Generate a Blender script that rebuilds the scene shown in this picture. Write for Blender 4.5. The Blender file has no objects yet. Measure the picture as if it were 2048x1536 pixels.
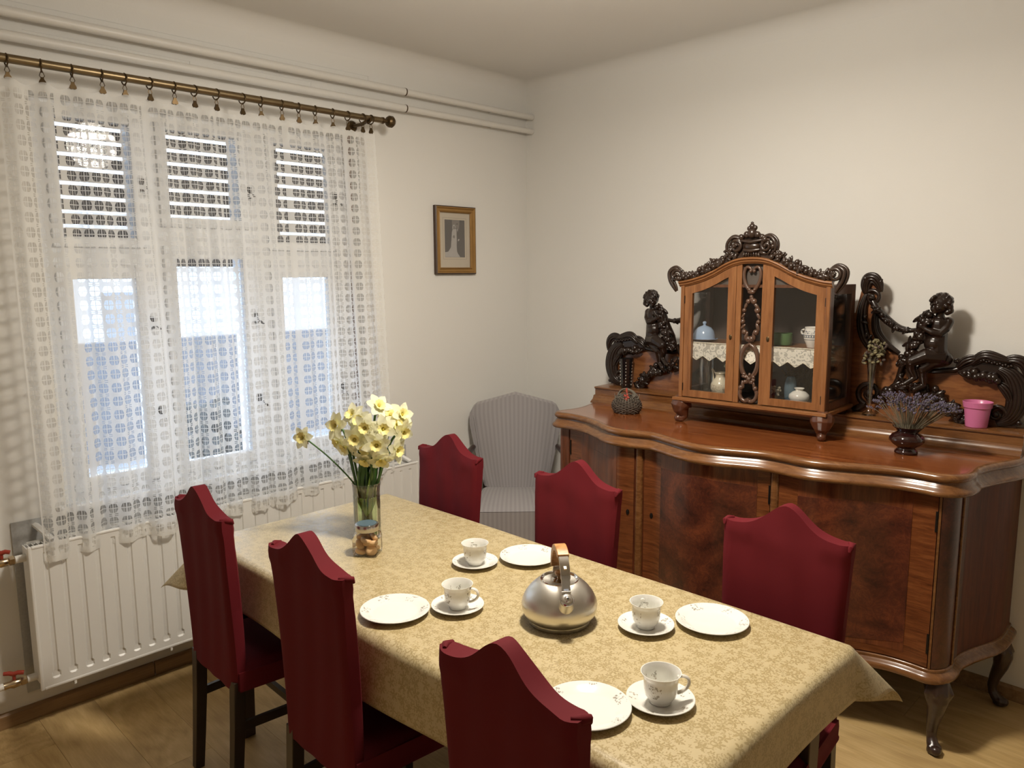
import bpy, bmesh, math, random
from math import sin, cos, pi, radians, sqrt, exp, atan2
from mathutils import Vector, Matrix
random.seed(7)
S = bpy.context.scene
COL = S.collection

# ------------------------------------------------------------------ camera
cam = bpy.data.cameras.new('camera'); cam.sensor_width = 36; cam.lens = 36*1533.8/2048
cam.clip_start = .05
co = bpy.data.objects.new('camera', cam); COL.objects.link(co)
YAW, PIT, ROL = radians(44.8383), radians(8.1585), radians(-.3489)
_f = Vector((cos(YAW)*cos(PIT), sin(YAW)*cos(PIT), -sin(PIT)))
_r = Vector((sin(YAW), -cos(YAW), 0)); _u = _r.cross(_f)
_R = cos(ROL)*_r + sin(ROL)*_u; _U = -sin(ROL)*_r + cos(ROL)*_u
co.matrix_world = Matrix(((_R.x, _U.x, -_f.x, -3.4211), (_R.y, _U.y, -_f.y, -3.2692), (_R.z, _U.z, -_f.z, 1.692), (0, 0, 0, 1)))
S.camera = co

# ------------------------------------------------------------------ world, lights, exposure
w = bpy.data.worlds.new('overcast_sky'); S.world = w; w.use_nodes = True
wn = w.node_tree.nodes; bg = wn['Background']
bg.inputs[0].default_value = (.71, .83, 1, 1); bg.inputs[1].default_value = 4.8

def area(name, loc, size, power, col, rot=(0, 0, 0), shape='DISK', size_y=None, spread=180):
    l = bpy.data.lights.new(name, 'AREA'); l.energy = power; l.color = col; l.shape = shape; l.size = size
    if size_y: l.size_y = size_y
    l.spread = radians(spread)
    o = bpy.data.objects.new(name, l); o.location = loc; o.rotation_euler = rot; COL.objects.link(o); return o
area('ceiling_lamp_light', (-1.75, -1.9, 2.56), .26, 30, (1, .91, .78))
pl = bpy.data.lights.new('ceiling_lamp_globe', 'POINT'); pl.energy = 34; pl.color = (1, .92, .80); pl.shadow_soft_size = .14
po = bpy.data.objects.new('ceiling_lamp_globe', pl); po.location = (-1.75, -1.9, 2.50); COL.objects.link(po)
po_ = area('window_sky_portal', (-1.9, .55, 1.6), 1.7, 1, (1, 1, 1), (radians(-90), 0, 0), 'RECTANGLE', 1.9)
try: po_.data.cycles.is_portal = True
except Exception: pass

S.view_settings.view_transform = 'Standard'; S.view_settings.look = 'None'
S.view_settings.exposure = 0.24; S.view_settings.gamma = 1; S.view_settings.use_curve_mapping = False
try:
    S.cycles.use_denoising = True; S.cycles.max_bounces = 10; S.cycles.transparent_max_bounces = 24
    S.cycles.caustics_reflective = False; S.cycles.caustics_refractive = False
    S.cycles.sample_clamp_indirect = 6
except Exception:
    pass

# ------------------------------------------------------------------ node helpers
class NT:
    def __init__(s, name):
        s.m = bpy.data.materials.new(name); s.m.use_nodes = True
        s.t = s.m.node_tree; s.t.nodes.clear()
        s.out = s.t.nodes.new('ShaderNodeOutputMaterial')
    def n(s, typ, ins=None, **props):
        nd = s.t.nodes.new('ShaderNode'+typ)
        for k, v in props.items(): setattr(nd, k, v)
        for k, v in (ins or {}).items(): s.set(nd.inputs[k], v)
        return nd
    def set(s, sock, v):
        if isinstance(v, bpy.types.NodeSocket): s.t.links.new(v, sock)
        elif isinstance(v, bpy.types.Node): s.t.links.new(v.outputs[0], sock)
        else:
            if isinstance(v, tuple) and len(v) == 3 and sock.type == 'RGBA': v = v+(1,)
            sock.default_value = v
    def math(s, op, a, b=0.0, c=None):
        nd = s.n('Math', {0: a, 1: b}, operation=op)
        if c is not None: s.set(nd.inputs[2], c)
        return nd.outputs[0]
    def coord(s, kind='Object'): return s.n('TexCoord').outputs[kind]
    def mapping(s, v, scale=(1, 1, 1), rot=(0, 0, 0), loc=(0, 0, 0)):
        return s.n('Mapping', {'Vector': v, 'Scale': scale, 'Rotation': rot, 'Location': loc}).outputs[0]
    def noise(s, v, scale, detail=4, rough=.55, dist=0): return s.n('TexNoise', {'Vector': v, 'Scale': scale, 'Detail': detail, 'Roughness': rough, 'Distortion': dist}).outputs[0]
    def ramp(s, f, stops):
        nd = s.n('ValToRGB', {0: f}); e = nd.color_ramp.elements
        while len(e) < len(stops): e.new(.5)
        for i, (p, c) in enumerate(stops): e[i].position = p; e[i].color = tuple(c)+(1,)
        return nd.outputs[0]
    def mix(s, f, a, b):
        nd = s.n('MixRGB', {0: f, 1: a, 2: b}); return nd.outputs[0]
    def bsdf(s, col, rough=.5, metal=0, spec=.5, bump=None, bstr=.3, bdist=.002, **kw):
        b = s.n('BsdfPrincipled', {'Base Color': col, 'Roughness': rough, 'Metallic': metal, 'Specular IOR Level': spec})
        for k, v in kw.items(): s.set(b.inputs[k.replace('_', ' ')], v)
        if bump is not None:
            s.set(b.inputs['Normal'], s.n('Bump', {'Height': bump, 'Strength': bstr, 'Distance': bdist}).outputs[0])
        return b
    def done(s, sh):
        s.set(s.out.inputs[0], sh); return s.m

def plain(name, col, rough=.5, metal=0, spec=.5, var=.0, vscale=8, bump=0, bscale=200, **kw):
    t = NT(name); c = t.coord()
    col_s = col
    if var:
        col_s = t.mix(t.noise(c, vscale, 3), tuple(x*(1-var) for x in col), tuple(min(1, x*(1+var)) for x in col))
    b = t.noise(c, bscale, 2) if bump else None
    return t.done(t.bsdf(col_s, rough, metal, spec, b, bump, .001, **kw))

def wood(name, cols, scale=(1, 1, 1), rough=.3, coat=0.0, grain=9, bump=.05, spec=.5, axis_rot=(0, 0, 0)):
    """cols: dark, mid, light; grain runs along the axis whose scale is small"""
    t = NT(name); v = t.mapping(t.coord(), scale, axis_rot)
    n1 = t.noise(v, grain, 5, .6, .6); n2 = t.noise(v, grain*6, 3, .7)
    f = t.math('ADD', t.math('MULTIPLY', n1, .75), t.math('MULTIPLY', n2, .25))
    c = t.ramp(f, [(.34, cols[0]), (.5, cols[1]), (.66, cols[2])])
    return t.done(t.bsdf(c, rough, 0, spec, n2, bump, .001, Coat_Weight=coat, Coat_Roughness=.12))

def burl(name, cols, scale=14):
    t = NT(name); c = t.coord()
    n1 = t.noise(c, scale*.35, 5, .6, 1.5); n2 = t.noise(c, scale*2.2, 6, .75, 2.6)
    f = t.math('ADD', t.math('MULTIPLY', n1, .55), t.math('MULTIPLY', n2, .45))
    return t.done(t.bsdf(t.ramp(f, [(.36, cols[0]), (.5, cols[1]), (.64, cols[2])]), .32, 0, .5, Coat_Weight=.25, Coat_Roughness=.15))

def glass(name, tint=(1, 1, 1), f0=.08, rough=.0, dens=0.0, dcol=(.9, .95, 1)):
    t = NT(name)
    lw = t.n('LayerWeight', {'Blend': .25}).outputs['Fresnel']
    fac = t.math('ADD', t.math('MULTIPLY', lw, .8), f0*.4)
    tr = t.n('BsdfTransparent', {0: tint}); gl = t.n('BsdfGlossy', {'Color': (1, 1, 1), 'Roughness': rough})
    sh = t.n('MixShader', {0: fac, 1: tr, 2: gl})
    if dens:
        sh = t.n('MixShader', {0: dens, 1: sh.outputs[0], 2: t.n('BsdfDiffuse', {0: dcol}).outputs[0]})
    return t.done(sh.outputs[0])

# ------------------------------------------------------------------ materials
M = {}
t = NT('painted_wall'); c = t.coord()
M['wall'] = t.done(t.bsdf(t.mix(t.noise(c, 1.3, 3), (.74, .725, .69), (.78, .765, .73)), .75, 0, .25, t.noise(c, 160, 3), .12, .002))
M['ceiling'] = plain('painted_ceiling', (.76, .745, .715), .8, spec=.2, var=.03, vscale=1, bump=.1)
M['white'] = plain('white_enamel', (.78, .77, .74), .32, var=.02, vscale=3)
M['pipe_white'] = plain('white_pipe_paint', (.74, .72, .68), .4, var=.03)
M['frame_white'] = plain('white_window_paint', (.80, .81, .82), .45, var=.03, bump=.1, bscale=60)
FW = [(.44, .285, .110), (.58, .395, .165), (.70, .50, .235)]
def plank_mat(k, s):
    t = NT('oak_laminate_%s' % k); c = t.coord('Object')
    oi = t.n('ObjectInfo').outputs['Random']
    v = t.n('CombineXYZ', {0: t.math('MULTIPLY', oi, 31.0), 1: t.math('MULTIPLY', oi, 17.0), 2: 0.0}).outputs[0]
    c2 = t.n('VectorMath', {0: c, 1: v}, operation='ADD').outputs[0]
    vv = t.mapping(c2, (7.0, .8, 1))
    n1 = t.noise(vv, 2.1, 5, .62, 1.3); n2 = t.noise(t.mapping(c2, (60, 2.5, 1)), 3, 4, .7)
    w_ = t.n('TexWave', {'Vector': t.mapping(c2, (5.0, .55, 1)), 'Scale': 2.2, 'Distortion': 9.0, 'Detail': 3.0, 'Detail Scale': 1.2}, wave_type='RINGS').outputs[1]
    f = t.math('ADD', t.math('ADD', t.math('MULTIPLY', n1, .60), t.math('MULTIPLY', n2, .30)), t.math('MULTIPLY', w_, .10))
    base = t.ramp(f, [(.36, FW[0]), (.52, FW[1]), (.68, FW[2])])
    base = t.mix(t.math('MULTIPLY', oi, .25), base, (.48, .36, .22))
    return t.done(t.bsdf(base, .42, 0, .35, n2, .08, .001))
M['plank'] = plank_mat('planks', 1)
M['skirting'] = wood('brown_laminate_skirting', [(.20, .11, .05), (.30, .18, .085), (.38, .24, .12)], (.8, 14, 14), .45, grain=3)
WAL = [(.085, .021, .007), (.17, .050, .016), (.26, .085, .027)]
M['walnut_v'] = wood('walnut_veneer_upright_grain', [(.075, .019, .008), (.145, .042, .016), (.215, .068, .024)], (9, 9, .9), .28, .35, 5)
M['walnut_h'] = wood('walnut_veneer_crossband', [(.085, .023, .007), (.155, .046, .014), (.23, .078, .024)], (2.0, 2.0, 22), .28, .35, 4)
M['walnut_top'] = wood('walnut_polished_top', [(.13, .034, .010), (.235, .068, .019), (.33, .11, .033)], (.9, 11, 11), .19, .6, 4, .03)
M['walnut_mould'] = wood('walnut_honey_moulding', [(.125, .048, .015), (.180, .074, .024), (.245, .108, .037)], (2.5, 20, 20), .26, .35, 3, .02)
M['walnut_shaded'] = wood('walnut_side_shaded', [(.058, .015, .006), (.098, .025, .009), (.14, .037, .013)], (9, 9, .9), .45, .0, 5, spec=.25)  # same walnut, darkened so the colour carries the shade on the sideboard's end
M['burl'] = burl('burl_walnut_inlay', [(.030, .009, .006), (.085, .022, .011), (.17, .045, .018)])
M['burl_dark'] = burl('burl_walnut_pilaster', [(.024, .009, .007), (.062, .019, .012), (.12, .034, .018)], 11)
M['carved'] = plain('dark_carved_walnut', (.017, .0085, .0055), .26, var=.5, vscale=30, spec=.45, Coat_Weight=.2, Coat_Roughness=.2)
M['leg_wood'] = plain('dark_walnut_leg', (.035, .017, .011), .30, var=.5, vscale=22, Coat_Weight=.3, Coat_Roughness=.2)
M['foot_wood'] = plain('brown_carved_foot', (.10, .036, .018), .30, var=.4, vscale=24, Coat_Weight=.3, Coat_Roughness=.2)
M['back_veneer'] = wood('diagonal_walnut_backboard', [(.13, .043, .015), (.21, .078, .027), (.29, .12, .042)], (2, 12, 13), .30, .35, 4, .03, axis_rot=(0, radians(-38), 0))
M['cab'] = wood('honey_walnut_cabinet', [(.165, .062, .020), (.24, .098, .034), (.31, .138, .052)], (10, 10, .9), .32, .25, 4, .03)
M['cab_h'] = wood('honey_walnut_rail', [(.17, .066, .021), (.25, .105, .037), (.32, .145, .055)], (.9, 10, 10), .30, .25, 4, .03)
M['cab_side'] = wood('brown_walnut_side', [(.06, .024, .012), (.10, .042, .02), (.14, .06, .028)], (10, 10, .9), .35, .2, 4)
M['cab_dark'] = plain('cabinet_inside', (.085, .068, .057), .5, var=.12, vscale=6)
M['crest'] = plain('carved_brown_crest', (.036, .020, .013), .30, var=.45, vscale=40, Coat_Weight=.3, Coat_Roughness=.2)
M['openwork'] = plain('carved_openwork', (.10, .052, .032), .33, var=.4, vscale=40, Coat_Weight=.3, Coat_Roughness=.2)
M['black'] = plain('blackened_metal', (.02, .016, .013), .4, .6)
M['chair_wood'] = plain('dark_stained_beech', (.028, .017, .011), .38, var=.3, vscale=14)
def cloth_mat(name, c1, c2, rough=.85, sheen=.3, ws=900, sc=(1, 1, 1)):
    t = NT(name); c = t.coord()
    return t.done(t.bsdf(t.mix(t.noise(c, 4, 3), c1, c2), rough, 0, .2, t.noise(c, ws, 2), .12, .0006, Sheen_Weight=sheen, Sheen_Roughness=.5, Sheen_Tint=(c2[0]*1.5, c2[1]*2.0, c2[2]*2.0, 1)))
M['red'] = cloth_mat('crimson_stretch_cover', (.100, .0065, .0105), (.136, .0085, .0140), .8, .06)
t = NT('grey_striped_cloth'); c = t.coord('UV')
sep = t.n('SeparateXYZ', {0: c}).outputs[0]
st = t.math('SINE', t.math('MULTIPLY', sep, 2*pi/.0235))
st2 = t.math('SINE', t.math('MULTIPLY', sep, 2*pi/.0078))
f = t.math('ADD', t.math('MULTIPLY', st, .38), t.math('ADD', .5, t.math('MULTIPLY', st2, .14)))
M['stripe'] = t.done(t.bsdf(t.mix(f, (.29, .27, .275), (.36, .34, .342)), .85, 0, .2, t.noise(t.coord(), 700, 2), .15, .0008, Sheen_Weight=.2))
# lace ---------------------------------------------------------------
t = NT('cream_net_lace'); uv = t.coord('UV'); sx = t.n('SeparateXYZ', {0: uv}); U_, V_ = sx.outputs[0], sx.outputs[1]
def tri(t, x, period, off=0.0):      # signed distance to cell centre, in units of the period (-.5 .. .5)
    return t.math('SUBTRACT', t.math('FRACT', t.math('ADD', t.math('DIVIDE', x, period), off)), .5)
cx = tri(t, U_, .0450); cy = tri(t, V_, .0520)
ax = t.math('ABSOLUTE', cx); ay = t.math('ABSOLUTE', cy)
# barrel shaped hole: half width shrinks toward its ends
hw = t.math('SUBTRACT', .39, t.math('MULTIPLY', t.math('POWER', ay, 2.0), 1.3))
hole = t.math('MULTIPLY', t.math('LESS_THAN', ax, hw), t.math('LESS_THAN', ay, .34))
# thin crossing threads in every hole
thr = t.math('MULTIPLY', t.math('GREATER_THAN', ax, .035), t.math('GREATER_THAN', ay, .030))
thr2 = t.math('GREATER_THAN', t.math('ABSOLUTE', t.math('SUBTRACT', ax, .20)), .014)
hole = t.math('MULTIPLY', hole, t.math('MULTIPLY', thr, thr2))
# small square eyelets between the rows
cx2 = t.math('ABSOLUTE', tri(t, U_, .0225)); sq = t.math('MULTIPLY', t.math('LESS_THAN', cx2, .27), t.math('MULTIPLY', t.math('GREATER_THAN', ay, .405), t.math('LESS_THAN', ay, .465)))
alt = t.math('LESS_THAN', t.math('ABSOLUTE', tri(t, U_, .090, .25)), .25)
hole = t.math('MAXIMUM', hole, t.math('MULTIPLY', sq, alt))
# every fifth column is a closed strip
strip = t.math('LESS_THAN', t.math('ABSOLUTE', tri(t, U_, .360, .4)), .46)
hole = t.math('MULTIPLY', hole, strip)
band = t.math('MULTIPLY', t.math('GREATER_THAN', V_, .715), t.math('LESS_THAN', V_, .725))   # woven line above the hem
hem = t.math('LESS_THAN', V_, .675)
dense = t.math('SUBTRACT', 1.0, t.math('MAXIMUM', band, hem))
top_d = t.math('LESS_THAN', V_, 2.335)
hole = t.math('MULTIPLY', hole, t.math('MULTIPLY', dense, top_d))
alpha = t.math('SUBTRACT', .81, t.math('MULTIPLY', hole, .71))
dif = t.n('BsdfDiffuse', {0: (.93, .92, .88)}); trl = t.n('BsdfTranslucent', {0: (.92, .93, .94)})
cl = t.n('MixShader', {0: .45, 1: dif.outputs[0], 2: trl.outputs[0]})
M['lace'] = t.done(t.n('MixShader', {0: alpha, 1: t.n('BsdfTransparent').outputs[0], 2: cl.outputs[0]}).outputs[0])
# cabinet lace trim -------------------------------------------------------
t = NT('cabinet_lace'); c = t.coord()
vv = t.n('TexVoronoi', {'Vector': c, 'Scale': 42.0}, feature='F1').outputs['Distance']
fl = t.math('LESS_THAN', t.math('ABSOLUTE', t.math('SUBTRACT', vv, .42)), .13)
f2 = t.math('GREATER_THAN', t.noise(c, 55, 2, .5, 1.5), .56)
fa = t.math('MAXIMUM', fl, f2)
al = t.math('ADD', .42, t.math('MULTIPLY', fa, .5))
M['trim_lace'] = t.done(t.n('MixShader', {0: al, 1: t.n('BsdfTransparent').outputs[0], 2: t.n('BsdfDiffuse', {0: (.80, .76, .66)}).outputs[0]}).outputs[0])
# damask tablecloth ----------------------------------------------------------
t = NT('gold_damask'); c = t.coord('UV')
def flowers(t, c, scale, R, k, off):
    v = t.mapping(c, (scale, scale, scale), (0, 0, 0), (off, off*.7, 0))
    vo = t.n('TexVoronoi', {'Vector': v, 'Scale': 1.0, 'Randomness': .75}, feature='F1', voronoi_dimensions='2D')
    d = t.n('VectorMath', {0: v, 1: vo.outputs['Position']}, operation='SUBTRACT').outputs[0]
    s_ = t.n('SeparateXYZ', {0: d}); ang = t.math('ARCTAN2', s_.outputs[1], s_.outputs[0])
    rr = vo.outputs['Distance']
    rnd = t.n('SeparateColor', {0: vo.outputs['Color']}).outputs[0]
    pet = t.math('ADD', .62, t.math('MULTIPLY', t.math('COSINE', t.math('ADD', t.math('MULTIPLY', ang, k), t.math('MULTIPLY', rnd, 6.3))), .38))
    lim = t.math('MULTIPLY', pet, t.math('ADD', R*.75, t.math('MULTIPLY', rnd, R*.5)))
    m = t.math('LESS_THAN', rr, lim)
    core = t.math('GREATER_THAN', rr, .055)
    return t.math('MULTIPLY', m, core)
wob = t.n('VectorMath', {0: c, 1: t.n('VectorMath', {0: t.n('TexNoise', {'Vector': c, 'Scale': 60.0, 'Detail': 2.0}).outputs[1], 1: (.006, .006, 0)}, operation='MULTIPLY').outputs[0]}, operation='ADD').outputs[0]
fA = flowers(t, wob, 33, .42, 5, 0.0)
fB = flowers(t, wob, 82, .42, 3, 3.1)
clus = t.math('GREATER_THAN', t.noise(c, 16, 2, .5), .47)
fB = t.math('MULTIPLY', fB, clus)
fC = t.math('MULTIPLY', flowers(t, wob, 130, .42, 2, 7.7), t.math('GREATER_THAN', t.noise(c, 26, 2, .5, .5), .50))
F_ = t.math('MAXIMUM', fA, t.math('MAXIMUM', fB, fC))
colr = t.mix(F_, (.50, .405, .225), (.37, .285, .135))
M['damask'] = t.done(t.bsdf(colr, t.math('SUBTRACT', .46, t.math('MULTIPLY', F_, .15)), 0, .5, t.math('MULTIPLY', F_, 1.0), .25, .0004, Sheen_Weight=.08))
# china with sprigs -----------------------------------------------------------
def china(name, r0, r1, nseg, zmin=-9., zmax=9.):
    t = NT(name); c = t.coord(); s_ = t.n('SeparateXYZ', {0: c})
    ang = t.math('ARCTAN2', s_.outputs[1], s_.outputs[0])
    r = t.math('SQRT', t.math('ADD', t.math('POWER', s_.outputs[0], 2.0), t.math('POWER', s_.outputs[1], 2.0)))
    lob = t.math('COSINE', t.math('MULTIPLY', ang, float(nseg)))
    if zmin < -1:
        m = t.math('MULTIPLY', t.math('GREATER_THAN', r, r0), t.math('LESS_THAN', r, r1))
    else:
        z = s_.outputs[2]; m = t.math('MULTIPLY', t.math('GREATER_THAN', z, zmin), t.math('LESS_THAN', z, zmax))
    m = t.math('MULTIPLY', m, t.math('GREATER_THAN', lob, .30))
    vo = t.n('TexVoronoi', {'Vector': t.mapping(c, (1, 1, 1)), 'Scale': 150.0}, feature='F1').outputs['Distance']
    leaf = t.math('LESS_THAN', vo, .40)
    st = t.math('LESS_THAN', t.math('ABSOLUTE', t.math('SUBTRACT', t.noise(c, 70, 2, .5, 1.0), .5)), .018)
    m = t.math('MULTIPLY', m, t.math('MULTIPLY', t.math('MAXIMUM', leaf, st), t.math('GREATER_THAN', t.noise(c, 110, 1), .5)))
    col = t.mix(t.math('MULTIPLY', m, .85), (.79, .78, .73), t.mix(t.noise(c, 90, 1), (.20, .22, .19), (.42, .33, .24)))
    return t.done(t.bsdf(col, .14, 0, .5, Coat_Weight=.3, Coat_Roughness=.05))
M['china_plate'] = china('sprigged_china_plate', .070, .092, 6)
M['china_saucer'] = china('sprigged_china_saucer', .050, .069, 5)
M['china_cup'] = china('sprigged_china_cup', 0, 0, 3, .022, .052)
# metals etc ----------------------------------------------------------------
t = NT('brushed_steel'); c = t.coord()
M['steel'] = t.done(t.bsdf((.74, .71, .65), .38, 1, .5, t.noise(t.mapping(c, (1, 1, 60)), 12, 2), .05, .0005, Anisotropic=.5))
M['chrome'] = plain('polished_chrome', (.80, .78, .75), .08, 1)
M['lid_steel'] = plain('satin_lid_steel', (.55, .53, .50), .25, 1)
M['handle_wood'] = wood('light_striped_handle_wood', [(.28, .11, .03), (.48, .24, .08), (.62, .36, .14)], (30, 6, 30), .4, grain=5)
M['brass_rod'] = plain('antique_brass_rod', (.21, .155, .085), .36, .85, var=.15, vscale=30)
M['brass_dark'] = plain('dark_antique_brass', (.10, .065, .03), .38, .85, var=.3, vscale=60)
M['brass_valve'] = plain('nickel_brass_valve', (.62, .50, .34), .25, 1)
M['red_plastic'] = plain('red_valve_handle', (.30, .035, .02), .4)
M['glass'] = glass('clear_glass')
M['vase_glass'] = glass('clear_ribbed_vase_glass', (.97, .985, .97), .14, .02)
M['win_glass'] = glass('window_glass', (.96, .98, 1), .02)
M['water'] = glass('vase_water', (.80, .93, .78), .05)
t = NT('cream_petal'); c = t.coord()
M['petal'] = t.done(t.n('MixShader', {0: .38, 1: t.bsdf(t.mix(t.noise(c, 30, 2), (.90, .89, .70), (.86, .84, .58)), .5).outputs[0], 2: t.n('BsdfTranslucent', {0: (.92, .90, .62)}).outputs[0]}).outputs[0])
M['corona'] = plain('yellow_trumpet', (.84, .76, .30), .5, var=.08, vscale=60)
M['throat'] = plain('green_yellow_throat', (.50, .42, .05), .5)
M['stem'] = plain('green_stem', (.042, .115, .025), .45, var=.35, vscale=15)
M['stem_wet'] = plain('wet_light_green_stem', (.24, .42, .07), .4, var=.4, vscale=25)
M['husk'] = plain('papery_husk', (.16, .11, .045), .6)
M['cookie'] = plain('biscuit', (.70, .45, .22), .6, var=.12, vscale=40, bump=.2, bscale=300)
M['gold'] = plain('dull_gold_frame', (.33, .185, .055), .38, .45, var=.2, vscale=20)
M['gold_dark'] = plain('frame_dark_edge', (.055, .028, .015), .45)
M['mat_card'] = plain('cream_mount', (.62, .53, .40), .8, var=.04)
M['photo_dark'] = plain('photo_dark_tone', (.065, .052, .045), .5, var=.3, vscale=14)
M['photo_mid'] = plain('photo_mid_tone', (.19, .165, .145), .5, var=.2, vscale=30)
M['photo_white'] = plain('photo_white_tone', (.46, .43, .40), .5, var=.12, vscale=50)
M['line'] = plain('thin_printed_line', (.25, .20, .14), .8)
M['blue_china'] = plain('pale_blue_glaze', (.33, .43, .58), .15, Coat_Weight=.3)
M['green_glaze'] = plain('green_glaze', (.10, .19, .075), .3)
M['ivory'] = plain('ivory_glaze', (.68, .62, .47), .25)
t = NT('ivory_brown_scroll'); c = t.coord(); s_ = t.n('SeparateXYZ', {0: c})
pt = t.math('LESS_THAN', t.math('ABSOLUTE', t.math('SUBTRACT', t.noise(c, 75, 2, .5, 2.0), .5)), .035)
zz = t.math('MULTIPLY', t.math('GREATER_THAN', s_.outputs[2], .008), t.math('LESS_THAN', s_.outputs[2], .052))
M['ivory_scroll'] = t.done(t.bsdf(t.mix(t.math('MULTIPLY', t.math('MULTIPLY', pt, zz), .7), (.68, .62, .47), (.24, .13, .06)), .25))
t = NT('white_blue_banded'); c = t.coord(); s_ = t.n('SeparateXYZ', {0: c}); z_ = s_.outputs[2]
ang = t.math('ARCTAN2', s_.outputs[1], s_.outputs[0])
rings = t.math('LESS_THAN', t.math('ABSOLUTE', tri(t, z_, .0095)), .13)
chk = t.math('MULTIPLY', t.math('GREATER_THAN', t.math('SINE', t.math('MULTIPLY', ang, 22.0)), .15), t.math('LESS_THAN', t.math('ABSOLUTE', t.math('SUBTRACT', z_, .047)), .004))
flo = t.math('MULTIPLY', t.math('GREATER_THAN', t.noise(c, 110, 2, .5, 1.5), .55), t.math('LESS_THAN', t.math('ABSOLUTE', t.math('SUBTRACT', z_, .064)), .007))
rg = t.math('MULTIPLY', rings, t.math('MULTIPLY', t.math('GREATER_THAN', z_, .030), t.math('LESS_THAN', z_, .056)))
allm = t.math('MAXIMUM', rg, t.math('MAXIMUM', chk, flo))
M['white_blue'] = t.done(t.bsdf(t.mix(t.math('MULTIPLY', allm, .9), (.74, .71, .65), (.035, .06, .10)), .2))
M['white_vase'] = plain('white_porcelain', (.76, .73, .66), .12, Coat_Weight=.3)
M['pink'] = plain('pink_glazed_pot', (.66, .19, .38), .32, Coat_Weight=.2)
M['pink_pale'] = plain('pale_pink_porcelain', (.66, .42, .36), .3)
M['brown_glass'] = plain('dark_brown_glazed_glass', (.022, .006, .005), .08, Coat_Weight=.6, Coat_Roughness=.03)
M['black_glass'] = plain('black_crystal', (.010, .008, .008), .06, Coat_Weight=.6, Coat_Roughness=.03)
M['blue_glass'] = plain('grey_blue_glass', (.10, .15, .18), .1)
M['lav'] = plain('dried_lavender', (.105, .088, .135), .8, var=.5, vscale=60)
M['lav_stem'] = plain('dried_lavender_stalk', (.17, .14, .09), .8, var=.3, vscale=40)
M['dry'] = plain('dried_buds', (.22, .19, .10), .8, var=.5, vscale=60)
M['dry_dark'] = plain('dark_dried_buds', (.07, .045, .035), .7, var=.3, vscale=60)
M['grass_dry'] = plain('dried_grass', (.16, .11, .05), .9, var=.3)
M['wicker'] = plain('grey_brown_wicker', (.085, .065, .05), .7, var=.7, vscale=90)
M['wicker_l'] = plain('pale_wicker', (.17, .15, .115), .7, var=.4, vscale=90)
M['redfl'] = plain('red_paper_flower', (.42, .07, .045), .6)
M['foil'] = plain('silver_insulation_mesh', (.46, .46, .45), .5, .1, var=.2, vscale=120)
M['strap'] = plain('brown_webbing', (.17, .115, .09), .8)
M['slat'] = plain('brown_shutter_slat', (.050, .036, .034), .6, var=.2)
M['render'] = plain('white_house_render', (.86, .90, .92), .9, var=.05, vscale=2)
M['outside'] = plain('pale_paving', (.30, .31, .325), .9, var=.35, vscale=2)
M['grey_wall'] = plain('grey_garden_wall', (.12, .125, .14), .9, var=.3, vscale=6)
M['shrub'] = plain('dark_shrub', (.03, .035, .035), .8, var=.4, vscale=20)
M['table_wood'] = plain('dark_table_wood', (.05, .028, .018), .45, var=.2)

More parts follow.
